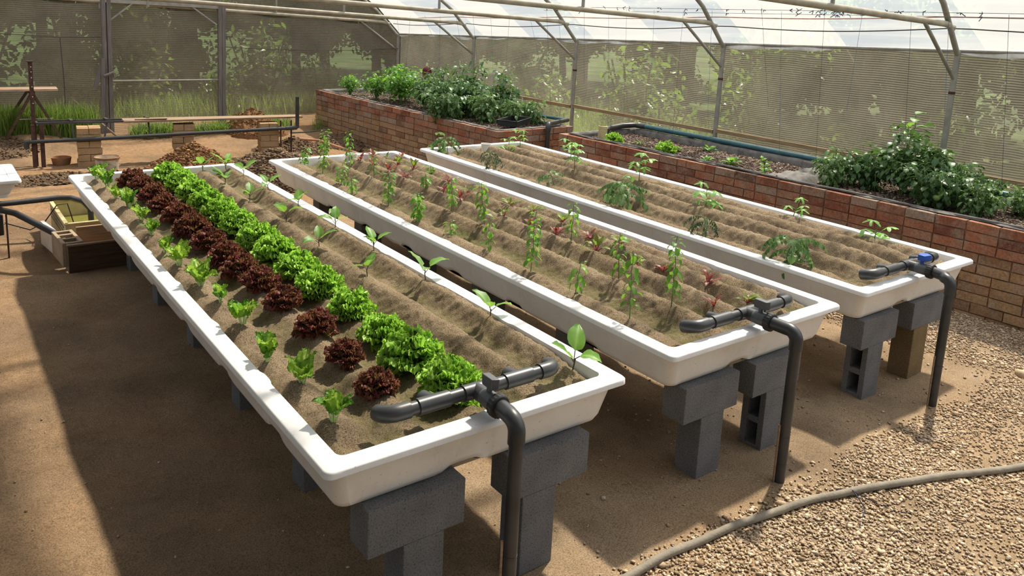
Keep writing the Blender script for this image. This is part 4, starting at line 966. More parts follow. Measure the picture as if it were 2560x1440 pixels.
B1 = [(-1.50, 10.2, 2, .62, 'small sprig-like pepper bush at the far left corner of the far bed'), (-1.42, 9.5, 2, .80, 'light green pepper bush, second from the far left corner of the far bed'), (-1.35, 8.85, 2, 1.05, 'yellowish green pepper bush left of the dark bushes in the far bed'),
      (-1.05, 9.2, 2, 1.05, 'pepper bush behind the yellowish green one in the far bed'), (-1.35, 8.20, 0, .86, 'dense dark bush left of centre in the far bed'), (-.95, 8.35, 0, .98, 'tall dark bush in front of the person in the far bed'), (-1.45, 7.55, 1, 1.0, 'dark tomato bush behind the one spilling over the bricks'),
      (-1.72, 7.15, 4, 1.15, 'tomato bush spilling down over the left brick face of the far bed'), (-1.15, 7.35, 1, 1.0, 'bushy tomato plant at the centre of the far bed'), (-.95, 7.65, 0, 1.18, 'tallest dark pepper bush of the far bed, right of centre'), (-1.30, 6.80, 3, 1.05, 'low tomato bush left of the seed tray'),
      (-.85, 7.0, 0, 1.05, 'glossy pepper bush behind the seed tray'), (-1.05, 6.55, 3, .85, 'sparse tomato plant just behind the seed tray'), (-.78, 6.45, 3, .80, 'thin-leaved plant right of the seed tray')]
for x, y, k, s, lab in B1: tag(bb[k].place(gl(x, y, BZ1-.05), RNG.uniform(0, 6), s*(1.6 if k == 2 else 1.22)), lab, 'bush', 'bushes in the far brick bed')
B1 += [(-1.15, 9.75, 2, .85, 'pepper bush behind the small sprig-like one in the far bed'), (-.85, 8.8, 0, .85, 'dark bush right beside the person in the far bed'), (-1.5, 8.5, 2, .85, 'light green bush at the front edge, left of the dark bushes')]
B2 = [(-.95, 1.98, 3, .82, 'sparse tomato bush beside the folded cloth in the right bed'), (-.66, 1.78, 4, 1.10, 'dark tomato bush, leftmost of the big clump in the right bed'), (-.75, 1.42, 0, 1.05, 'tall upright bush in the centre of the clump in the right bed'), (-.55, 1.10, 1, .80, 'tomato bush behind the centre of the clump in the right bed'),
      (-.90, 1.05, 4, 1.05, 'low wide bush at the front of the clump in the right bed'), (-.62, .80, 1, .66, 'rounded dark bush at the right of the clump'), (-.40, 1.45, 0, .85, 'bush against the net behind the clump in the right bed'), (-.90, .72, 3, .72, 'small tomato plant with pale stem, right front of the clump'),
      (-.70, .22, 3, .66, 'leafy tomato plant near the right edge of the picture'), (-1.05, .05, 3, .75, 'low tomato plant at the right edge of the picture, by the bricks'), (-.5, -.15, 4, .62, 'bush at the right edge of the picture, by the net'), (-.55, .50, 3, .7, 'thin plant between the clump and the right edge plants')]
for x, y, k, s, lab in B2: tag(bb[k].place(gl(x, y, BZ2-.06), RNG.uniform(0, 6), s*1.18), lab, 'bush', 'bushes in the right brick bed')
# broad-leaved climber shooting above the clump
rg = random.Random(5); root = empty('broad_leaved_climber', gl(-.62, 1.45, BZ2-.06)); tag(root, 'broad-leaved stem rising above the bush clump in the right bed', 'climber')
st = MB(); pts = [Vector((0, 0, 0)), Vector((.02, -.02, .25)), Vector((-.03, .02, .45)), Vector((.02, .0, .62)), Vector((0, 0, .74))]; st.tube(pts, .006, 6, r1=.003); st.build('stem', M_PSTEM, root, True)
for i in range(9):
    t = .35+.65*i/8; j = min(3, int(t*4)); b = pts[j].lerp(pts[j+1], t*4-j); m = MB(); az = i*2.3; leaf(m, tuple(b), az, rg.uniform(-.2, .6), .11, .045, 'ovate', bend=.8, fold=.2, nu=7, nv=5); m.build('leaf', M_EGG, root, True, 180)

# green tomatoes hanging low in the clump
for x, y, z, lab in ((-1.00, 1.02, .80, 'round green tomato low in the clump of the right bed'), (-.98, 1.12, .86, 'green tomato just above another in the clump')):
    root = empty('tomato', gl(x, y, z)); tag(root, lab, 'tomato', 'green tomatoes'); m = MB(); m.lathe((0, 0, 0), [(0, -.028), (.018, -.024), (.031, -.006), (.031, .008), (.018, .022), (.004, .020), (0, .018)], 18); m.build('fruit', simple('green_tomato', (0.28, 0.42, 0.12), .3, .5, var=.1), root, True, 180)
    m = MB(); m.tube([(0, 0, .018), (.004, 0, .05)], .002, 5); m.build('stem', M_PSTEM, root, True)

# ------------------------------------------------------------------ greenhouse frame
POSTY = [1.403, 3.979, 6.422, 8.789, 11.088]
ARCH = [(0, 0), (-.45, .44), (-1.2, .93), (-2.5, 1.48), (-4.0, 1.83), (-5.5, 1.95), (-7.0, 1.83), (-8.5, 1.48), (-9.8, .93), (-10.55, .44), (-11.0, 0)]
def arch_pt(u, y, dz=0):
    k = min(len(ARCH)-2, int(u)); t = u-k; a, b = ARCH[k], ARCH[k+1]; return (a[0]+(b[0]-a[0])*t, y, eave(y)+a[1]+(b[1]-a[1])*t+dz)
names_tr = ['nearest', 'second nearest', 'middle', 'second farthest', 'farthest']
for k, y in enumerate(POSTY):
    root = empty('roof_truss', gl(-.03, y, 0), GA); tag(root, 'galvanised post and curved roof truss on the right net wall, %s of the five' % names_tr[k], 'truss', 'steel trusses of the greenhouse')
    e = eave(y); Q = lambda x, z: (x, 0, z)
    m = MB(); m.cyl(Q(-.01, -.05), Q(-.01, e), .027, 14); m.build('post', M_GALV, root, True)
    if k < 3:
        m = MB(); m.cyl(Q(-.01, e-.40-.02*k), Q(-.01, e-.375-.02*k), .030, 14); m.build('post_collar', M_RUST, root, True)
    m = MB(); m.tube([Q(a[0]-.02, e+a[1]-.03) for a in ARCH[:6]], .025, 10); m.build('rafter', M_GALV, root, True)
    m = MB(); z0 = e+.235-(.03 if k > 2 else 0); m.cyl(Q(-.30, z0+.0), Q(-9.0, z0+.30), .027, 12); m.tube([Q(-.36, z0), Q(-.24, z0-.02), Q(-.20, z0-.03)], [.028, .022, .03], 8); m.build('tie_beam', M_TIE, root, True)
    m = MB(); m.cyl(Q(-.80, z0+.01), Q(0, e-.27-.01*k), .017, 10); m.build('brace', M_GALV, root, True)
    for xx, zz in ((-2.35, 1.40), (-5.0, 1.90)): m = MB(); m.cyl(Q(xx, z0+.06), Q(xx, e+zz-.04), .016, 8); m.build('strut', M_GALV, root, True)
# eave rail
m = MB(); m.tube([gl(-.02, y, eave(y)) for y in (-3, 1.4, 4, 6.4, 8.8, 11.09)], .016, 8); struct(m.build('trim_eave', M_GALV, None, True))
# film
us = np.linspace(0, 10, 101); ys = np.linspace(-6.0, 11.1, 90); V = []
for u in us:
    for y in ys:
        xx, yy, zz = arch_pt(u, y); sag = -.012*abs(math.sin((y-1.4)/2.5*PI)); V.append(tuple(gl(xx, yy, zz+.012+sag)))
struct(np_mesh('ceiling', V, grid_faces(101, 90), M_FILM, smooth=True))
# loose film hem hanging at the eave
ys = np.linspace(-3, 11.1, 500); V = []; F = []
for i, y in enumerate(ys):
    d = .030+.022*math.sin(y*2.3)+.012*math.sin(y*7.1); V += [tuple(gl(.02, y, eave(y)+.005)), tuple(gl(-.028-.01*math.sin(y*9), y, eave(y)-.01)), tuple(gl(-.03+.012*math.sin(y*13), y, eave(y)-d))]
F = [(i*3+j, i*3+3+j, i*3+4+j, i*3+1+j) for i in range(499) for j in (0, 1)]
m = MB(); m.add(V, F); struct(m.build('trim_film_hem', simple('folded_film', (0.55, 0.54, 0.50), .6, .3, var=.2), None, True, 180))
# unseen cover added over the left roof half to shade the ground below
V = []; us = np.linspace(4.58, 10, 50); ys = np.linspace(-6.0, 5.7, 40)
for u in us:
    for y in ys: xx, yy, zz = arch_pt(u, y); V.append(tuple(gl(xx, yy, zz+.05)))
struct(np_mesh('ceiling_added_shade', V, grid_faces(50, 40), M_NETT, smooth=True))
# net walls
ys = np.linspace(-6.0, 11.09, 180); zs = np.linspace(0, 1, 16); V = []
for y in ys:
    for t in zs: V.append(tuple(gl(.02+.006*math.sin(y*3+t*4), y, -.05+(eave(y)+.05)*t)))
struct(np_mesh('wall_right', V, grid_faces(180, 16), M_NETR, smooth=True))
V = []
for y in np.linspace(-6.0, 11.09, 40):
    for t in (0, .5, 1): V.append(tuple(gl(-11.02, y, -.05+(eave(y)+.05)*t)))
struct(np_mesh('wall_left', V, grid_faces(40, 3), M_NETB))
V = []
for x in np.linspace(-11, .02, 60):
    for t in (0, .5, 1): V.append((x, t))
def arch_zz(x):
    for (xa, za), (xb, zb) in zip(ARCH[:-1], ARCH[1:]):
        if xb <= x <= xa: return za+(zb-za)*(x-xa)/(xb-xa)
    return 0
struct(np_mesh('wall_front', [tuple(gl(x, -6.0, -.05+(eave(-6)+arch_zz(min(0, x))+.05)*t)) for x, t in V], grid_faces(60, 3), M_NETB))
xs_ = np.linspace(-11, .02, 140); V = []
def arch_z(x):
    for (xa, za), (xb, zb) in zip(ARCH[:-1], ARCH[1:]):
        if xb <= x <= xa: return za+(zb-za)*(x-xa)/(xb-xa)
    return 0
for x in xs_:
    for t in zs: V.append(tuple(gl(x, 11.11+.010*math.sin(x*4+t*3), -.05+(eave(11.1)+arch_z(min(0, x))+.05)*t)))
struct(np_mesh('wall_back', V, grid_faces(140, 16), M_NETB, smooth=True))
# wooden batten along the right wall
m = MB(); 
for a, b in ((-3, 1.38), (1.42, 3.95), (4.0, 6.4), (6.45, 8.76), (8.82, 11.05)): m.beam(gl(-.055, a, .87), gl(-.055, b, .885), .03, .045)
struct(m.build('trim_batten', M_BATTEN))
# door frame and seams of the back wall
m = MB(); Y = 11.04
for x in (-5.03, -4.96, -3.36, -3.30): m.beam(gl(x, Y, 0), gl(x+.03, Y, 2.04), .055, .06, (0, 1, 0))
struct(m.build('door_1', M_POSTWOOD))
m = MB(); m.beam(gl(-5.0, Y, 2.02), gl(-3.3, Y, 1.99), .05, .05); m.cyl(gl(-4.97, Y, .87), gl(-3.33, Y, .86), .013, 8)
m.beam(gl(-4.95, Y, 1.72), gl(-4.6, Y, 2.0), .03, .02); m.beam(gl(-3.38, Y, 1.72), gl(-3.75, Y, 1.98), .03, .02); struct(m.build('trim_door_rail', M_GALV))
m = MB(); s = .006
m.tube([gl(-6.9, 11.05, 1.56), gl(-5.57, 11.05, 1.49), gl(-5.05, 11.05, 1.50)], s, 6); m.tube([gl(-5.57, 11.05, 1.49), gl(-5.55, 11.05, .9), gl(-5.55, 11.05, .1)], s, 6)
m.tube([gl(x, 11.05, 1.38-.05*math.sin((x+3.3)/3.3*PI)) for x in np.linspace(-3.3, -.05, 20)], s, 6); struct(m.build('trim_seam_cord', M_SEAM, None, True))
m = MB(); m.beam(gl(-5.18, 10.98, .75), gl(-5.06, 10.98, 1.15), .05, .03, (0, 1, 0)); m.beam(gl(-5.10, 10.97, 0.1), gl(-5.05, 10.97, 1.2), .05, .04, (0, 1, 0)); m.tube([gl(-5.05, 10.95, .95), gl(-4.93, 10.94, 1.0), gl(-4.92, 10.95, .93)], .02, 8)
tag(m.build('propped_board', M_POSTWOOD), 'dark boards tied against the left post of the net door', 'board')

# wires, webbing and twines under the roof
def cord(name, pts, r, mat, lab, cat='wire', grp=None, kn=None):
    m = MB(); m.tube(pts, r, 5); root = None
    o = m.build(name, mat, None, True); tag(o, lab, cat, grp)
    if kn:
        k = MB(); rg = random.Random(len(pts))
        for q in range(kn):
            t = rg.random()*(len(pts)-1); i = min(len(pts)-2, int(t)); p = Vector(pts[i]).lerp(Vector(pts[i+1]), t-i)
            for w in range(3): k.tube([p, p+Vector((rg.uniform(-.02, .02), rg.uniform(-.04, .04), rg.uniform(-.035, .02)))], .0035, 4)
        k.build('twine_knots', M_DARKTIE, o)
    return o
ysr = np.linspace(0, 6.3, 22)
cord('support_wire', [gl(-.8, y, 2.352-.0185*y) for y in ysr], .0022, M_DARKTIE, 'upper thin wire with twine knots under the right roof slope', 'wire', 'support wires', 46)
cord('support_wire', [gl(-.8, y, 2.322-.021*y) for y in ysr], .0020, M_DARKTIE, 'lower thin wire with twine knots under the right roof slope', 'wire', 'support wires', 24)
ysr = np.linspace(-.5, 11.0, 60)
cord('webbing_strap', [gl(-.38, y, eave(y)+.30-.02*abs(math.sin((y-1.4)/2.5*PI))) for y in ysr], .006, M_BROWNROPE, 'brown webbing strap sagging between trusses under the roof film', 'strap')
cord('hem_cord', [gl(-.20, y, eave(y)+.205-.045*abs(math.sin((y-1.4)/2.5*PI))) for y in ysr], .006, M_SEAM, 'dark hem cord sagging along the roof film above the eave', 'cord')
rg = random.Random(3)
for k in range(25):
    y = .35+k*.40+rg.uniform(-.12, .12) if k < 16 else 6.6+(k-16)*.42
    if y > 10.8: break
    b = .78 if y < 6 else .75; x1 = -.72+rg.uniform(-.12, .3)
    m = MB(); m.cyl(gl(-.78, y, 2.345-.02*y if y < 6.3 else eave(y)+.30), gl(x1, y+rg.uniform(-.12, .12), rg.uniform(b, 1.5) if k % 3 else b), .0016, 4)
    tag(m.build('support_twine', M_DARKTIE if k % 2 else M_BLUETIE, None, True), '%s hanging plant twine, %s twine from the right edge of the picture' % ('dark' if k % 2 else 'blue', ORDX[k]), 'twine', 'plant twines hanging from the wires')

# ------------------------------------------------------------------ bench with pipe rail and brick piers
def brick_pier(x, y, w, d, h, rz, seed, lab):
    rg = random.Random(seed); n = int(round(h/.083)); root = empty('brick_pier', (x, y, gz(x, y)-.01), rz); tag(root, lab, 'pier', 'brick piers of the far bench')
    hh = h/n
    for c in range(n):
        m = MB(); z = hh*(c+.5); o1 = rg.uniform(-.008, .008)
        if c % 2: 
            m.box((-w/4+o1, 0, z), (w/2-.006, d, hh-.006), jit=.002); m.box((w/4+o1, 0, z), (w/2-.006, d, hh-.006), jit=.002)
        else:
            m.box((o1, -d/4, z), (w, d/2-.006, hh-.006), jit=.002); m.box((o1, d/4, z), (w, d/2-.006, hh-.006), jit=.002)
        m.build('brick_course', M_TANBRICK, root)
brick_pier(.80, 8.97, .27, .25, .50, -.12, 1, 'left brick pier under the far plank, behind the muddy bucket')
brick_pier(1.93, 8.95, .26, .24, .50, -.2, 2, 'middle brick pier under the far plank, behind the earth heap')
brick_pier(3.00, 8.72, .24, .24, .50, -.15, 3, 'right brick pier under the far plank')
m = MB(); m.box((2.35, 8.90, .525+.01), (2.3, .24, .022), rz=-.10, jit=.006); tag(m.build('plank', M_OLDWOOD), 'weathered plank lying across the brick piers', 'plank')
m = MB(); m.beam((1.35, 8.98, .555), (1.72, 8.90, .562), .10, .012); tag(m.build('board_offcut', M_OLDWOOD), 'splintered board piece lying on the left end of the plank', 'board')
# steel frame
root = empty('steel_frame', (.24, 9.02, 0)); tag(root, 'rusty steel frame with cross bars at the left end of the far plank', 'frame')
MI = Matrix.Translation(-root.location)
def part(mb, name, mat, smooth=False):
    o = mb.build(name, mat, None, smooth); o.parent = root; o.matrix_parent_inverse = MI; return o
m = MB(); m.beam((.26, 8.98, .545), (1.55, 8.92, .53), .02, .025); part(m, 'front_rail', M_DARKST)
m = MB(); m.beam((.24, 9.16, .545), (1.6, 9.10, .53), .02, .025); part(m, 'back_rail', M_DARKST)
m = MB(); m.beam((.25, 8.97, .545), (.24, 9.17, .545), .025, .025); part(m, 'end_rail', M_DARKST)
for k, xx in enumerate((.62, 1.02, 1.50)):
    m = MB(); m.beam((xx, 8.98, .56), (xx+(.0, -.05, .0)[k], 8.90, .36), .025, .018, (1, 0, 0)); m.beam((xx, 8.96, .562), (xx, 9.16, .555), .03, .02); part(m, 'tie_bar', M_DARKST)
for (xx, yy) in ((.20, 8.97), (.29, 8.97)):
    m = MB(); m.beam((xx, yy, -.02), (xx, yy, .53), .045, .03, (0, 1, 0)); part(m, 'leg', M_RUST)
root = empty('pipe_rail', (.2, 9.0, 0)); MI = Matrix.Translation(-root.location); tag(root, 'long black pipe rail running in front of the brick piers to an upright end', 'pipe')
m = MB(); m.tube([(.14, 8.93, .33), (1.1, 8.78, .355), (2.2, 8.66, .385), (3.22, 8.52, .415)], .024, 12); part(m, 'rail_pipe', M_PIPE, True)
m = MB(); m.tube([(.12, 8.935, .25), (.12, 8.935, .33), (.16, 8.93, .335)], .030, 12); part(m, 'end_elbow', M_PIPE, True)
m = MB(); m.tube([(3.18, 8.525, .414), (3.32, 8.505, .418), (3.34, 8.50, .45)], .030, 12); part(m, 'corner_elbow', M_PIPE, True)
m = MB(); m.cyl((3.335, 8.50, .42), (3.335, 8.50, .85), .026, 12); part(m, 'upright_pipe', M_PIPE, True)
for xx in (3.12, 3.27):
    m = MB(); m.cyl((xx, 8.56, -.02), (xx, 8.56, .52), .012, 8); part(m, 'support_rod', M_RUST, True)
root = empty('angle_iron_post', (.225, 9.06, 0)); tag(root, 'tall rusty angle-iron post with bolt holes at the left end of the bench', 'post'); MI = Matrix.Identity(4)
m = MB(); m.box((0, 0, .63), (.042, .006, 1.30)); m.box((-.018, .018, .63), (.006, .04, 1.30)); m.build('angle_bar', M_RUST, root)
m = MB()
for z in (1.22, 1.16, 1.09, .98, .86, .78): m.cyl((.004, -.0045, z), (.004, -.006, z), .006, 8)
m.build('bolt_holes', M_WHITE, root)
m = MB(); m.box((-.005, 0, 1.285), (.075, .05, .012)); m.build('cap_plate', M_RUST, root)
# trestle with plank
root = empty('trestle', (.35, 10.0, 0)); MI = Matrix.Translation(-root.location); tag(root, 'wooden A-frame trestle carrying a pale board at the far left', 'trestle')
for (a0, a1), y in (((-.02, .33), 10.0), ((-.04, .33), 10.38)):
    for xb, xt in ((a0, a1-.01), (.66+.02*(y > 10.2), a1)):
        m = MB(); m.beam((xb, y, gz(xb, y)-.02), (xt, y, .80), .03, .05, (0, 1, 0)); part(m, 'leg', M_DARKWOOD)
m = MB(); m.beam((.33, 9.96, .80), (.33, 10.42, .80), .05, .05); part(m, 'top_beam', M_DARKWOOD)
m = MB(); m.cyl((.16, 9.98, .46), (.55, 9.98, .46), .006, 6); part(m, 'wire_brace', M_GALV, True)
m = MB(); m.box((-.35, 10.12, .842), (1.95, .30, .028), rz=-.05, jit=.004); tag(m.build('board', M_PLANK), 'pale wide board resting on the trestle at the far left', 'board')
# bucket
root = empty('bucket', (.90, 8.42, gz(.9, 8.4)-.01)); tag(root, 'mud-stained white bucket in front of the left brick pier', 'bucket')
m = MB(); m.lathe((0, 0, 0), [(0, 0), (.115, 0), (.120, .01), (.136, .19), (.130, .19), (.112, .02), (0, .02)], 32); m.build('bucket_body', M_BUCKET, root, True, 40)
m = MB(); m.lathe((0, 0, 0), [(.136, .172), (.143, .176), (.145, .196), (.138, .200), (.130, .194), (.131, .172)], 32); m.build('rim', M_MUD, root, True, 40)
m = MB(); m.tube([(.139*math.cos(t), .139*math.sin(t), .165-.07*math.sin(t-4.2)) for t in np.linspace(4.2, 6.6, 14)], .0028, 5); m.build('handle', M_GALV, root, True)
# half-buried pan and lumps near the bench leg
m = MB(); m.lathe((.50, 9.10, gz(.5, 9.1)), [(.0, 0), (.09, 0), (.10, .02), (.115, .10), (.108, .10), (.09, .02)], 20, ); tag(m.build('clay_pot', M_MUD, None, True), 'small brown pot on the ground beside the bench legs', 'pot')
m = MB(); m.box((.72, 8.93-.25, gz(.7, 8.7)+.006), (.42, .10, .015), rz=.05); tag(m.build('ground_board', M_OLDWOOD), 'flat board on the ground before the left brick pier', 'board')
m = MB(); m.beam((.88, 10.55, gz(.9, 10.5)+.48), (1.40, 10.35, gz(1.4, 10.3)+.02), .05, .02); tag(m.build('leaning_lath', M_OLDWOOD), 'thin lath leaning down behind the steel frame', 'board')

# earth heaps
def heap(x, y, rx, ry, h, mat, lab, seed, n=6500, cs=.022):
    k = 70; gx = np.linspace(-1, 1, k); A, B = np.meshgrid(gx, gx, indexing='ij'); r = np.sqrt(A*A+B*B)
    wob = 1+.35*fbm(A*2+seed, B*2, 3, seed); f = np.clip(1-r/wob, 0, 1); Z = h*(f**.8)*(1+.35*fbm(A*4, B*4+seed, 4, seed+3))+.03*fbm(A*16, B*16, 3, seed+9)*(f > 0)-.02*(f <= 0)
    PX = x+A*rx; PY = y+B*ry; PZ = ground_z(PX, PY)+Z-.006
    root = empty('earth_heap', (x, y, 0)); tag(root, lab, 'earth heap', 'heaps of dug earth')
    o = np_mesh('heap_body', np.stack([PX-x, PY-y, PZ], -1).reshape(-1, 3), grid_faces(k, k), mat, root, True)
    a = NR.uniform(0, 2*PI, n); q = np.sqrt(NR.uniform(0, 1, n))*.98; ia = np.clip(((np.cos(a)*q+1)/2*(k-1)).astype(int), 0, k-1); ib = np.clip(((np.sin(a)*q+1)/2*(k-1)).astype(int), 0, k-1)
    P = np.stack([PX[ia, ib]-x+NR.uniform(-.01, .01, n), PY[ia, ib]-y, PZ[ia, ib]+.004], 1)
    c = pebbles(P, cs*.52, 'clods', mat, .8, root, True); c['kind'] = 'stuff'; return root
heap(1.80, 8.00, .66, .62, .36, M_CLOD, 'reddish brown earth heap behind the far end of the left trough', 1)
heap(2.70, 7.45, .70, 1.1, .34, M_DCLOD, 'darker stony earth heap between the left and middle troughs', 2, 7000, .026)
heap(3.45, 8.95, .55, .50, .20, M_DCLOD, 'dark earth heap around the right bench legs', 3, 900)
heap(3.35, 10.3, .48, .45, .40, M_CLOD, 'small brown earth heap behind the plank, near the net', 4, 900)
heap(-.35, 9.75, .75, .35, .08, M_DCLOD, 'low brown earth bank at the far left behind the bench', 5, 800)
heap(.40, 8.15, .70, .35, .07, M_DCLOD, 'low dark crumbly earth in front of the bench legs', 6, 800, .02)
heap(4.35, 9.2, .40, .6, .16, M_DCLOD, 'small earth mound against the left face of the far brick bed', 7, 500)
m = MB(); m.tube([(3.45, 8.7, .22), (3.7, 8.6, .20), (4.0, 8.0, .10), (4.1, 7.2, .04), (4.0, 6.4, .03), (3.7, 5.8, .03)], .018, 8); tag(m.build('terracotta_hose', M_COPPER, None, True), 'terracotta coloured hose curving beside the far brick bed', 'hose')
m = MB(); m.tube([(3.40, 8.9, .28), (3.75, 9.25, .22), (4.35, 9.7, .17)], .012, 6); tag(m.build('thin_black_hose', M_PIPE, None, True), 'thin black hose running from the upright pipe to the far bed', 'hose')

# ------------------------------------------------------------------ sump corner on the left
root = empty('plastic_crate', (.30, 5.62, 0)); tag(root, 'cream plastic crate of greenish water beyond the left trough', 'crate')
m = MB(); W_, D_, H_ = .60, .88, .30
for c, s in (((-W_/2, 0, .10), (.014, D_, H_)), ((W_/2, 0, .10), (.014, D_, H_)), ((0, -D_/2, .10), (W_, .014, H_)), ((0, D_/2, .10), (W_, .014, H_)), ((0, 0, -.045), (W_, D_, .01))): m.box(c, s)
m.build('crate_wall', M_CRATE, root)
m = MB()
for c, s in (((-W_/2, 0, .25), (.035, D_+.03, .014)), ((W_/2, 0, .25), (.035, D_+.03, .014)), ((0, -D_/2, .25), (W_+.03, .035, .014)), ((0, D_/2, .25), (W_+.03, .035, .014))): m.box(c, s)
m.build('crate_rim', M_CRATE, root, bevel=.004)
m = MB()
for k in range(3):
    m.box((-W_/2-.010, .0, .20-.035*k), (.008, D_*.8, .010)); m.box((.12, -D_/2-.010, .20-.035*k), (.34, .008, .010))
m.build('crate_ribs', M_OLDWOOD, root)
m = MB(); m.box((0, 0, .10), (W_-.02, D_-.02, .01)); m.build('water', M_WATER, root)
root = empty('wooden_box', (.24, 4.83, 0)); tag(root, 'open wooden box with dark front beside the left trough', 'box')
m = MB(); m.box((0, -.20, .10), (.62, .022, .23)); m.build('front_board', M_DARKWOOD, root)
m = MB(); m.box((0, -.20, .222), (.64, .03, .012)); m.build('front_lip', M_OLDWOOD, root)
m = MB(); m.box((-.30, .02, .10), (.022, .42, .22)); m.build('side_board', M_OLDWOOD, root)
m = MB(); m.box((.30, .02, .10), (.022, .42, .22)); m.build('side_board', M_OLDWOOD, root)
m = MB(); m.box((.06, .22, .13), (.50, .022, .24)); m.build('back_board', M_PLANK, root)
o = block_mesh(.15, .39, .19, 'z').build('concrete_block', M_BLOCKS, bevel=.004); o.location = (-.075-.03, 4.66, .045); o.rotation_euler = (0, 0, .06)
tag(o, 'sand-coloured hollow block with its holes facing up beside the wooden box', 'block')
m = MB(); m.box((-.10, 5.30, .10), (.03, .55, .20), rz=.12); tag(m.build('white_board', M_WHITE), 'white plastic board standing on edge left of the cream crate', 'board')
m = MB(); m.tube([(-.62, 5.60, .40), (-.34, 5.36, .34), (.02, 5.02, .13), (.06, 4.98, .10)], .026, 14); tag(m.build('slanting_pipe', M_PIPE, None, True), 'thick black pipe slanting down to the hollow block at the left', 'pipe')
m = MB(); m.tube([(-.60, 5.66, .355), (-.30, 5.72, .345), (.02, 5.76, .345), (.12, 5.74, .34), (.20, 5.62, .325), (.24, 5.55, .27), (.245, 5.54, .12)], .024, 14); tag(m.build('return_pipe', M_PIPE, None, True), 'black pipe bending down into the cream crate', 'pipe')
m = MB(); m.box((-.50, 6.15, .085), (.24, .30, .20)); tag(m.build('dark_bin', M_BLACKP, bevel=.012), 'dark grey box on the ground at the left edge', 'box')
m = MB(); m.cyl((-.40, 5.42, -.05), (-.40, 5.42, .36), .007, 8); tag(m.build('iron_rod', M_RUST, None, True), 'rusty iron rod stuck in the ground at the left edge', 'rod')
m = MB(); m.tube([(-.38, 5.9, .13), (-.2, 5.8, .07), (-.1, 5.7, .15), (0, 5.68, .30), (.08, 5.66, .31), (.12, 5.62, .12)], .005, 6); tag(m.build('black_cable', M_BLACKP, None, True), 'thin black cable looping over the rim of the cream crate', 'cable')
o = tub_mesh(1.0, .74, .14, [], []).build('small_basin', M_TUB, None, True, 50, loc=(-1.28, 5.34, .62)); root = o; tag(o, 'white plastic basin corner at the left edge of the picture', 'basin')
m = MB(); m.box((.5, .37, -.02), (.86, .60, .03)); m.build('lid', M_TUB, o, bevel=.006)
m = MB(); m.lathe((.90, .42, -.14), [(.0, -.06), (.04, -.06), (.06, 0), (0, 0)], 14); m.build('drain_cup', M_WHITE, o, True)
for k, (sx, sy) in enumerate(((-1.0, 5.5), (-.62, 5.75))):
    m = MB(); m.box((sx, sy, .20), (.19, .19, .52)); tag(m.build('basin_block', M_BLOCK), '%s concrete block carrying the white basin at the left edge' % ('left' if k == 0 else 'right'), 'block', 'blocks under the white basin')

# hose on the gravel
HP = [(-1.6, -.20), (-.5, -.24), (.5, -.255), (1.165, -.237), (1.458, -.245), (1.811, -.276), (2.165, -.337), (2.481, -.427), (2.824, -.559), (3.126, -.648), (3.482, -.765), (4.2, -.98), (5, -1.2)]
pts = []
for i in range(len(HP)-1):
    for k in range(6): t = k/6; pts.append((HP[i][0]+(HP[i+1][0]-HP[i][0])*t, HP[i][1]+(HP[i+1][1]-HP[i][1])*t))
P_ = np.array(pts); 
for _ in range(3): P_[1:-1] = (P_[:-2]+P_[1:-1]*2+P_[2:])/4
m = MB(); m.tube([(x, y, gz(x, y)+.020) for x, y in P_], .0175, 12); o = m.build('garden_hose', M_HOSE, None, True); tag(o, 'dusty grey hose lying across the gravel in the foreground', 'hose')
m = MB(); m.tube([(2.42, -.36, .02), (2.44, -.42, .045), (2.455, -.46, .03), (2.50, -.60, .014), (2.60, -.72, .012)], .0022, 5); m.tube([(2.44, -.43, .045), (2.40, -.52, .016), (2.20, -.60, .013)], .0030, 5)
tag(m.build('twine_tie', M_DARKTIE, None, True), 'dark twine tied round the grey hose with loose ends', 'twine')

# ------------------------------------------------------------------ kneeling person behind the far bed
M_SKIN = simple('skin', (0.20, 0.11, 0.07), .6, .3, var=.1); M_CAP = simple('maroon_cloth', (0.085, 0.02, 0.022), .9, .1, var=.2); M_SHIRT = simple('dark_green_shirt', (0.03, 0.05, 0.035), .9, .1, var=.3); M_HAIR = simple('black_hair', (0.012, 0.01, 0.01), .8)
def skin_body(name, verts, edges, radii, mat, parent, root_i=0, sub=2):
    me = bpy.data.meshes.new(name); me.from_pydata(verts, edges, []); o = bpy.data.objects.new(name, me); COL.objects.link(o); o.parent = parent
    s = o.modifiers.new('skin', 'SKIN'); sv = me.skin_vertices[0].data
    for i, r in enumerate(radii): sv[i].radius = (r, r)
    sv[root_i].use_root = True; o.modifiers.new('sub', 'SUBSURF').levels = sub; o.modifiers['sub'].render_levels = sub; me.materials.append(mat); return o
per = empty('person', gl(-.30, 9.75, gz(4.9, 9.6)+.0), GA+2.6); tag(per, 'person in a maroon cap bending behind the bushes of the far bed', 'person')
V = [(0, 0, .50), (0, .05, .66), (0, .12, .80), (0, .17, .90), (0, .20, .955), (.09, 0, .47), (.11, .26, .42), (.11, .12, .06), (.11, .24, .03), (-.09, 0, .47), (-.11, .20, .20), (-.11, -.10, .08), (-.11, -.2, .06),
     (.16, .14, .86), (.20, .28, .70), (.14, .42, .62), (-.16, .14, .86), (-.20, .28, .70), (-.14, .42, .62)]
E_ = [(0, 1), (1, 2), (2, 3), (3, 4), (0, 5), (5, 6), (6, 7), (7, 8), (0, 9), (9, 10), (10, 11), (11, 12), (2, 13), (13, 14), (14, 15), (2, 16), (16, 17), (17, 18)]
skin_body('body', V, E_, [.12, .12, .125, .06, .045, .085, .065, .045, .04, .085, .065, .045, .04, .055, .042, .03, .055, .042, .03], M_SHIRT, per)
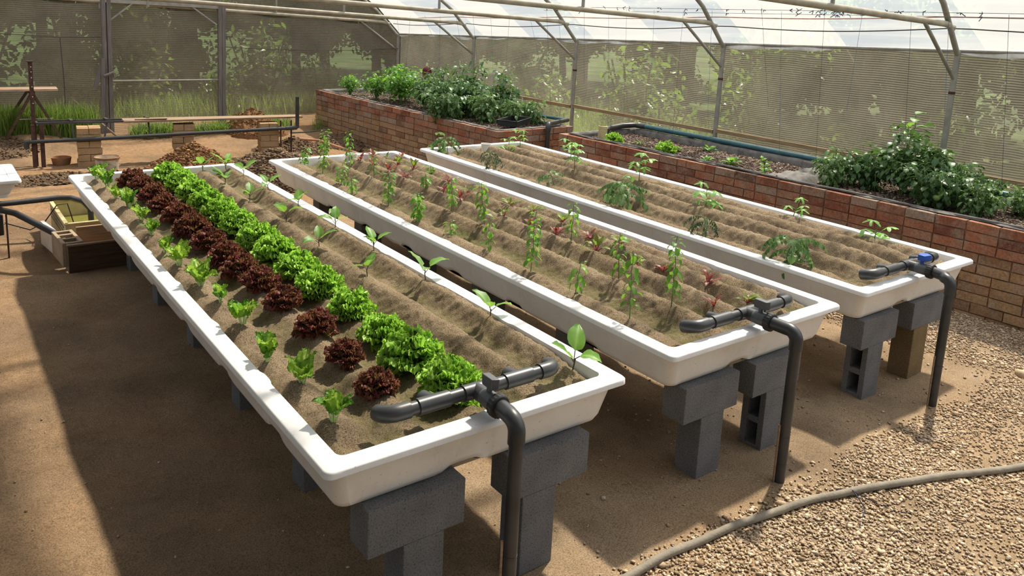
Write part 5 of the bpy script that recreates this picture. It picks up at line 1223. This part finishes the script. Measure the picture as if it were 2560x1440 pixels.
def uvs(m, c, r, seg=24, rings=14, f=None):
    V = []; F = []
    for i in range(rings+1):
        th = PI*i/rings
        for j in range(seg):
            ph = 2*PI*j/seg; p = [r[0]*math.sin(th)*math.cos(ph), r[1]*math.sin(th)*math.sin(ph), r[2]*math.cos(th)]
            if f: p = f(p)
            V.append((c[0]+p[0], c[1]+p[1], c[2]+p[2]))
    for i in range(rings):
        for j in range(seg): F.append((i*seg+j, (i+1)*seg+j, (i+1)*seg+(j+1) % seg, i*seg+(j+1) % seg))
    m.add(V, F)
def face(p):
    x, y, z = p
    if y > 0: y += .022*math.exp(-(x/.018)**2-((z+.015)/.028)**2)-.010*math.exp(-((abs(x)-.032)/.016)**2-((z-.012)/.014)**2)+.006*math.exp(-(x/.03)**2-((z+.055)/.01)**2)
    if z < -.02: x *= 1-.25*min(1, -(z+.02)/.09)
    return [x, y, z]
hd = MB(); uvs(hd, (0, .24, 1.03), (.072, .092, .112), 28, 22, face)
for s in (-1, 1): uvs(hd, (s*.072, .235, 1.025), (.012, .020, .030), 10, 8)
h = hd.build('head', M_SKIN, per, True, 180)
m = MB(); uvs(m, (0, .215, 1.055), (.078, .085, .085), 20, 12, lambda p: [p[0], min(p[1], .03), p[2]]); m.build('hair', M_HAIR, h, True, 180)
m = MB(); uvs(m, (0, .235, 1.07), (.083, .100, .085), 24, 14, lambda p: [p[0], p[1], max(p[2], -.005)]); m.build('cap', M_CAP, h, True, 60)
m = MB(); n = 16; V = [(0, .29, 1.075)]+[(math.sin(t)*.075, .29+math.cos(t)*.095, 1.068) for t in np.linspace(-PI/2, PI/2, n)]; V += [(x, y, z+.008) for x, y, z in V]
m.add(V, [(0, i+1, i+2) for i in range(n-1)]+[(n+1, n+3+i, n+2+i) for i in range(n-1)]+[(i+1, i+2, n+3+i, n+2+i) for i in range(n-1)]); m.build('cap_peak', M_CAP, h)
for s in (-1, 1):
    hm = MB(); b = Vector((s*.14, .43, .61)); uvs(hm, tuple(b+Vector((0, .035, -.012))), (.040, .045, .016), 14, 8)
    for k in range(4): hm.tube([b+Vector(((k-1.5)*.019, .07, -.014)), b+Vector(((k-1.5)*.021, .10+.006*(k in (1, 2)), -.024)), b+Vector(((k-1.5)*.021, .115+.006*(k in (1, 2)), -.045))], .0085, 7, r1=.006)
    hm.tube([b+Vector((-s*.03, .02, -.01)), b+Vector((-s*.055, .045, -.02)), b+Vector((-s*.055, .07, -.035))], .010, 7, r1=.007)
    hm.build('hand', M_SKIN, per, True, 180)

# ------------------------------------------------------------------ outside: trees, undergrowth, grass
def leaf_cards(P, size, asp=.45):
    n = len(P); base = np.array([(0, -1, 0), (asp, -.25, .12), (asp*.8, .35, .1), (0, 1, 0), (-asp*.8, .35, .1), (-asp, -.25, .12)])
    A = NR.normal(0, 1, (n, 3)); A /= np.linalg.norm(A, axis=1)[:, None]; B = NR.normal(0, 1, (n, 3)); B -= (B*A).sum(1)[:, None]*A; B /= np.linalg.norm(B, axis=1)[:, None]; C_ = np.cross(A, B)
    s = (size*NR.uniform(.6, 1.3, n))[:, None, None]
    V = (base[None, :, :1]*A[:, None]+base[None, :, 1:2]*B[:, None]+base[None, :, 2:]*C_[:, None])*s+P[:, None]
    k = (np.arange(n)*6)[:, None]; F = np.concatenate([k+np.array([[0, 1, 2, 3]]), k+np.array([[0, 3, 4, 5]])], 0)
    return V.reshape(-1, 3), F
def tree(seed, h, r, nleaf, ls, trunk=True, zc=None, core=True):
    rg = np.random.default_rng(seed); root = empty('tree', (0, 0, 0)); P = []; zc = zc or h*.62
    clumps = [(rg.uniform(-r, r)*.85, rg.uniform(-r, r)*.85, rg.uniform(max(.9, zc-h*.42), h-r*.2)) for _ in range(14)]
    for c in clumps:
        n = nleaf//14; d = rg.normal(0, 1, (n, 3)); d /= np.linalg.norm(d, axis=1)[:, None]; P.append(np.array(c)+d*(r*.42*rg.uniform(.5, 1.05, (n, 1)))*np.array([1, 1, .75]))
    V, F = leaf_cards(np.concatenate(P), ls); np_mesh('crown', V, F, M_TREEL, root)
    m = MB()
    for c in clumps: uvs(m, c, (r*.30, r*.30, r*.22), 10, 7, lambda p: [p[0]*rg.uniform(.7, 1.25), p[1]*rg.uniform(.7, 1.25), p[2]*rg.uniform(.7, 1.25)])
    m.build('inner_foliage', M_TREEL, root)
    m = MB(); top = Vector((float(rg.uniform(-.2, .2)), float(rg.uniform(-.2, .2)), h*.6)); m.tube([(0, 0, -.1), (top.x*.4, top.y*.3, h*.3), top], r*.060, 10, True, r1=r*.035)
    for c in clumps[:8]: m.tube([top*.75, (top+Vector([float(q) for q in c]))/2, Vector([float(q) for q in c])], r*.03, 6, True, r1=.012)
    m.build('trunk', M_BARK, root, True); return root
tp = [Proto(lambda: tree(1, 4.6, 1.7, 9000, .065)), Proto(lambda: tree(2, 5.4, 2.1, 11000, .07)), Proto(lambda: tree(3, 3.8, 1.5, 8000, .055, zc=2.2))]
TR = [(3.2, -1.5, 0, 1.0), (4.6, 1.2, 1, 1.0), (2.2, 3.3, 2, .95), (4.9, 4.2, 0, 1.15), (7.5, 6.2, 1, 1.2), (4.8, 8.4, 2, 1.1), (8.2, 9.6, 0, 1.35), (5.5, 11.8, 1, 1.15), (2.0, 12.8, 2, 1.0), (10.5, 3.0, 1, 1.3), (11, 13, 1, 1.5), (8.0, 0.0, 0, 1.3),
      (-.2, 15.0, 0, 1.1), (-3.0, 15.6, 1, 1.0), (-5.2, 14.6, 2, 1.25), (-7.2, 13.4, 0, 1.1), (-4.2, 17.5, 1, 1.4), (-8.5, 16.5, 1, 1.3), (-1.4, 18.5, 1, 1.4), (2.0, 18, 0, 1.5), (-10.5, 14, 1, 1.2), (5.5, 20, 1, 1.7), (13, 8, 0, 1.6), (14, 17, 1, 1.8), (-6, 21, 1, 1.8), (10, 22, 1, 1.9), (16, 1, 1, 1.7), (6.5, 3.6, 2, 1.3), (6.8, -2.5, 1, 1.3), (3.4, 10.2, 2, 1.0), (-2.2, 15.6, 2, 1.3), (1.6, 14.6, 1, 1.0), (3.6, 14.8, 2, 1.3), (8, 14.5, 1, 1.5), (3.8, 17.5, 2, 1.6)]
trees = []
for k, (x, y, p, s) in enumerate(TR):
    p_ = gl(x, y, -.2); o = tp[p].place(p_, RNG.uniform(0, 6.28), s)
    trees.append(o)
for k, o in enumerate(sorted(trees, key=lambda o: screen_x(o.location))):
    tag(o, 'leafy tree dimly seen through the net, %s trunk from the left' % ORDX[k], 'tree', 'trees outside the nets')
def grass(n, rect, h, mat, lab, dens=None, bend=.5, seed=0, z=-.08):
    rg = np.random.default_rng(seed); x = rg.uniform(rect[0], rect[1], n); y = rg.uniform(rect[2], rect[3], n)
    if dens is not None: k = rg.uniform(0, 1, n) < dens(x, y); x, y = x[k], y[k]; n = len(x)
    a = rg.uniform(0, 2*PI, n); hh = h*rg.uniform(.5, 1.25, n); lean = hh*rg.uniform(.1, bend, n); w = .004+.004*rg.random(n)
    P = to_g(np.stack([x, y, np.full(n, z)], 1)); V = np.zeros((n, 8, 3)); ca, sa = np.cos(a), np.sin(a)
    for i, (t, ww) in enumerate(((0, 1), (.4, .9), (.75, .6), (1, .1))):
        off = lean*t*t; zz = hh*t*(1-.25*t*(lean/hh)); cx = P[:, 0]+ca*off; cy = P[:, 1]+sa*off
        V[:, 2*i] = np.stack([cx-sa*w*ww, cy+ca*w*ww, P[:, 2]+zz], 1); V[:, 2*i+1] = np.stack([cx+sa*w*ww, cy-ca*w*ww, P[:, 2]+zz], 1)
    k = (np.arange(n)*8)[:, None]; F = np.concatenate([k+np.array([[0, 1, 3, 2]]), k+np.array([[2, 3, 5, 4]]), k+np.array([[4, 5, 7, 6]])], 0)
    o = np_mesh('tall_grass', V.reshape(-1, 3), F, mat); tag(o, lab, 'grass', 'grass outside the nets', 'stuff'); return o
patch = lambda x, y: np.clip(.55+1.6*fbm(x*.8, y*.8, 3, 5), .05, 1)
grass(60000, (.50, 3.2, -2, 11), .62, M_GRASS, 'tall green grass and weeds growing outside the right net', patch, .42, 1)
grass(30000, (-6, 0, 11.85, 13.5), .55, M_GRASS, 'tall grass growing outside the back net', patch, .42, 2)
grass(9000, (-7.3, -5.25, 10.45, 10.80), .46, M_GRASS, 'dense green grass clump against the back net at the far left', lambda x, y: np.clip(1.3-abs(x+6.3)/1.1, 0, 1), .35, 3, .10)
grass(2600, (-4.8, -3.4, 10.5, 10.85), .20, M_GRASS, 'dry pale grass growing inside the net door', lambda x, y: np.clip(.5+2*fbm(x*2, y*2, 2, 8), 0, 1), .9, 4, .08)
grass(2600, (-3.1, -1.9, 10.3, 10.80), .26, M_GRASS, 'green grass tuft inside the back net behind the earth heap', lambda x, y: np.clip(.5+2*fbm(x*2, y*2, 2, 9), 0, 1), .9, 5, .08)
def weed(seed):
    rg = np.random.default_rng(seed); root = empty('shrub', (0, 0, 0)); n = 700; d = rg.normal(0, 1, (n, 3)); d /= np.linalg.norm(d, axis=1)[:, None]; P = d*rg.uniform(.2, 1, (n, 1))*np.array([.35, .35, .45])+np.array([0, 0, .5])
    V, F = leaf_cards(P, .035); np_mesh('foliage', V, F, M_TREEL, root); m = MB()
    for k in range(8): a = k*.8; m.tube([(0, 0, -.05), (.1*math.cos(a), .1*math.sin(a), .3), (.25*math.cos(a), .25*math.sin(a), .75)], .008, 4)
    m.build('stems', M_BARK, root); return root
wp = [Proto(lambda: weed(1)), Proto(lambda: weed(2))]
WD = [(1.2, .3, 1.5), (1.5, 1.8, 1.9), (1.2, 2.9, 1.4), (1.9, 4.6, 2.0), (1.2, 5.8, 1.5), (2.0, 7.0, 2.2), (1.3, 8.3, 1.5), (1.9, 9.6, 1.9), (1.1, 10.6, 1.4), (-.9, 12.4, 1.5), (-1.9, 12.9, 2.2), (-2.8, 12.5, 1.3), (-4.0, 12.9, 1.8), (-5.0, 12.8, 1.5), (3.2, .8, 2.4), (3.4, 3.2, 2.3), (3.6, 5.8, 2.5), (-3.4, 15.0, 2.6), (-6.4, 13.4, 2.4)]
shr = []
for k, (x, y, sc_) in enumerate(WD):
    shr.append(wp[k % 2].place(gl(x, y, -.2), k*1.3, sc_))
for k, o in enumerate(sorted(shr, key=lambda o: screen_x(o.location))):
    tag(o, 'loose green shrub outside the nets, %s shrub from the left' % ORD[k], 'shrub', 'shrubs outside the nets')
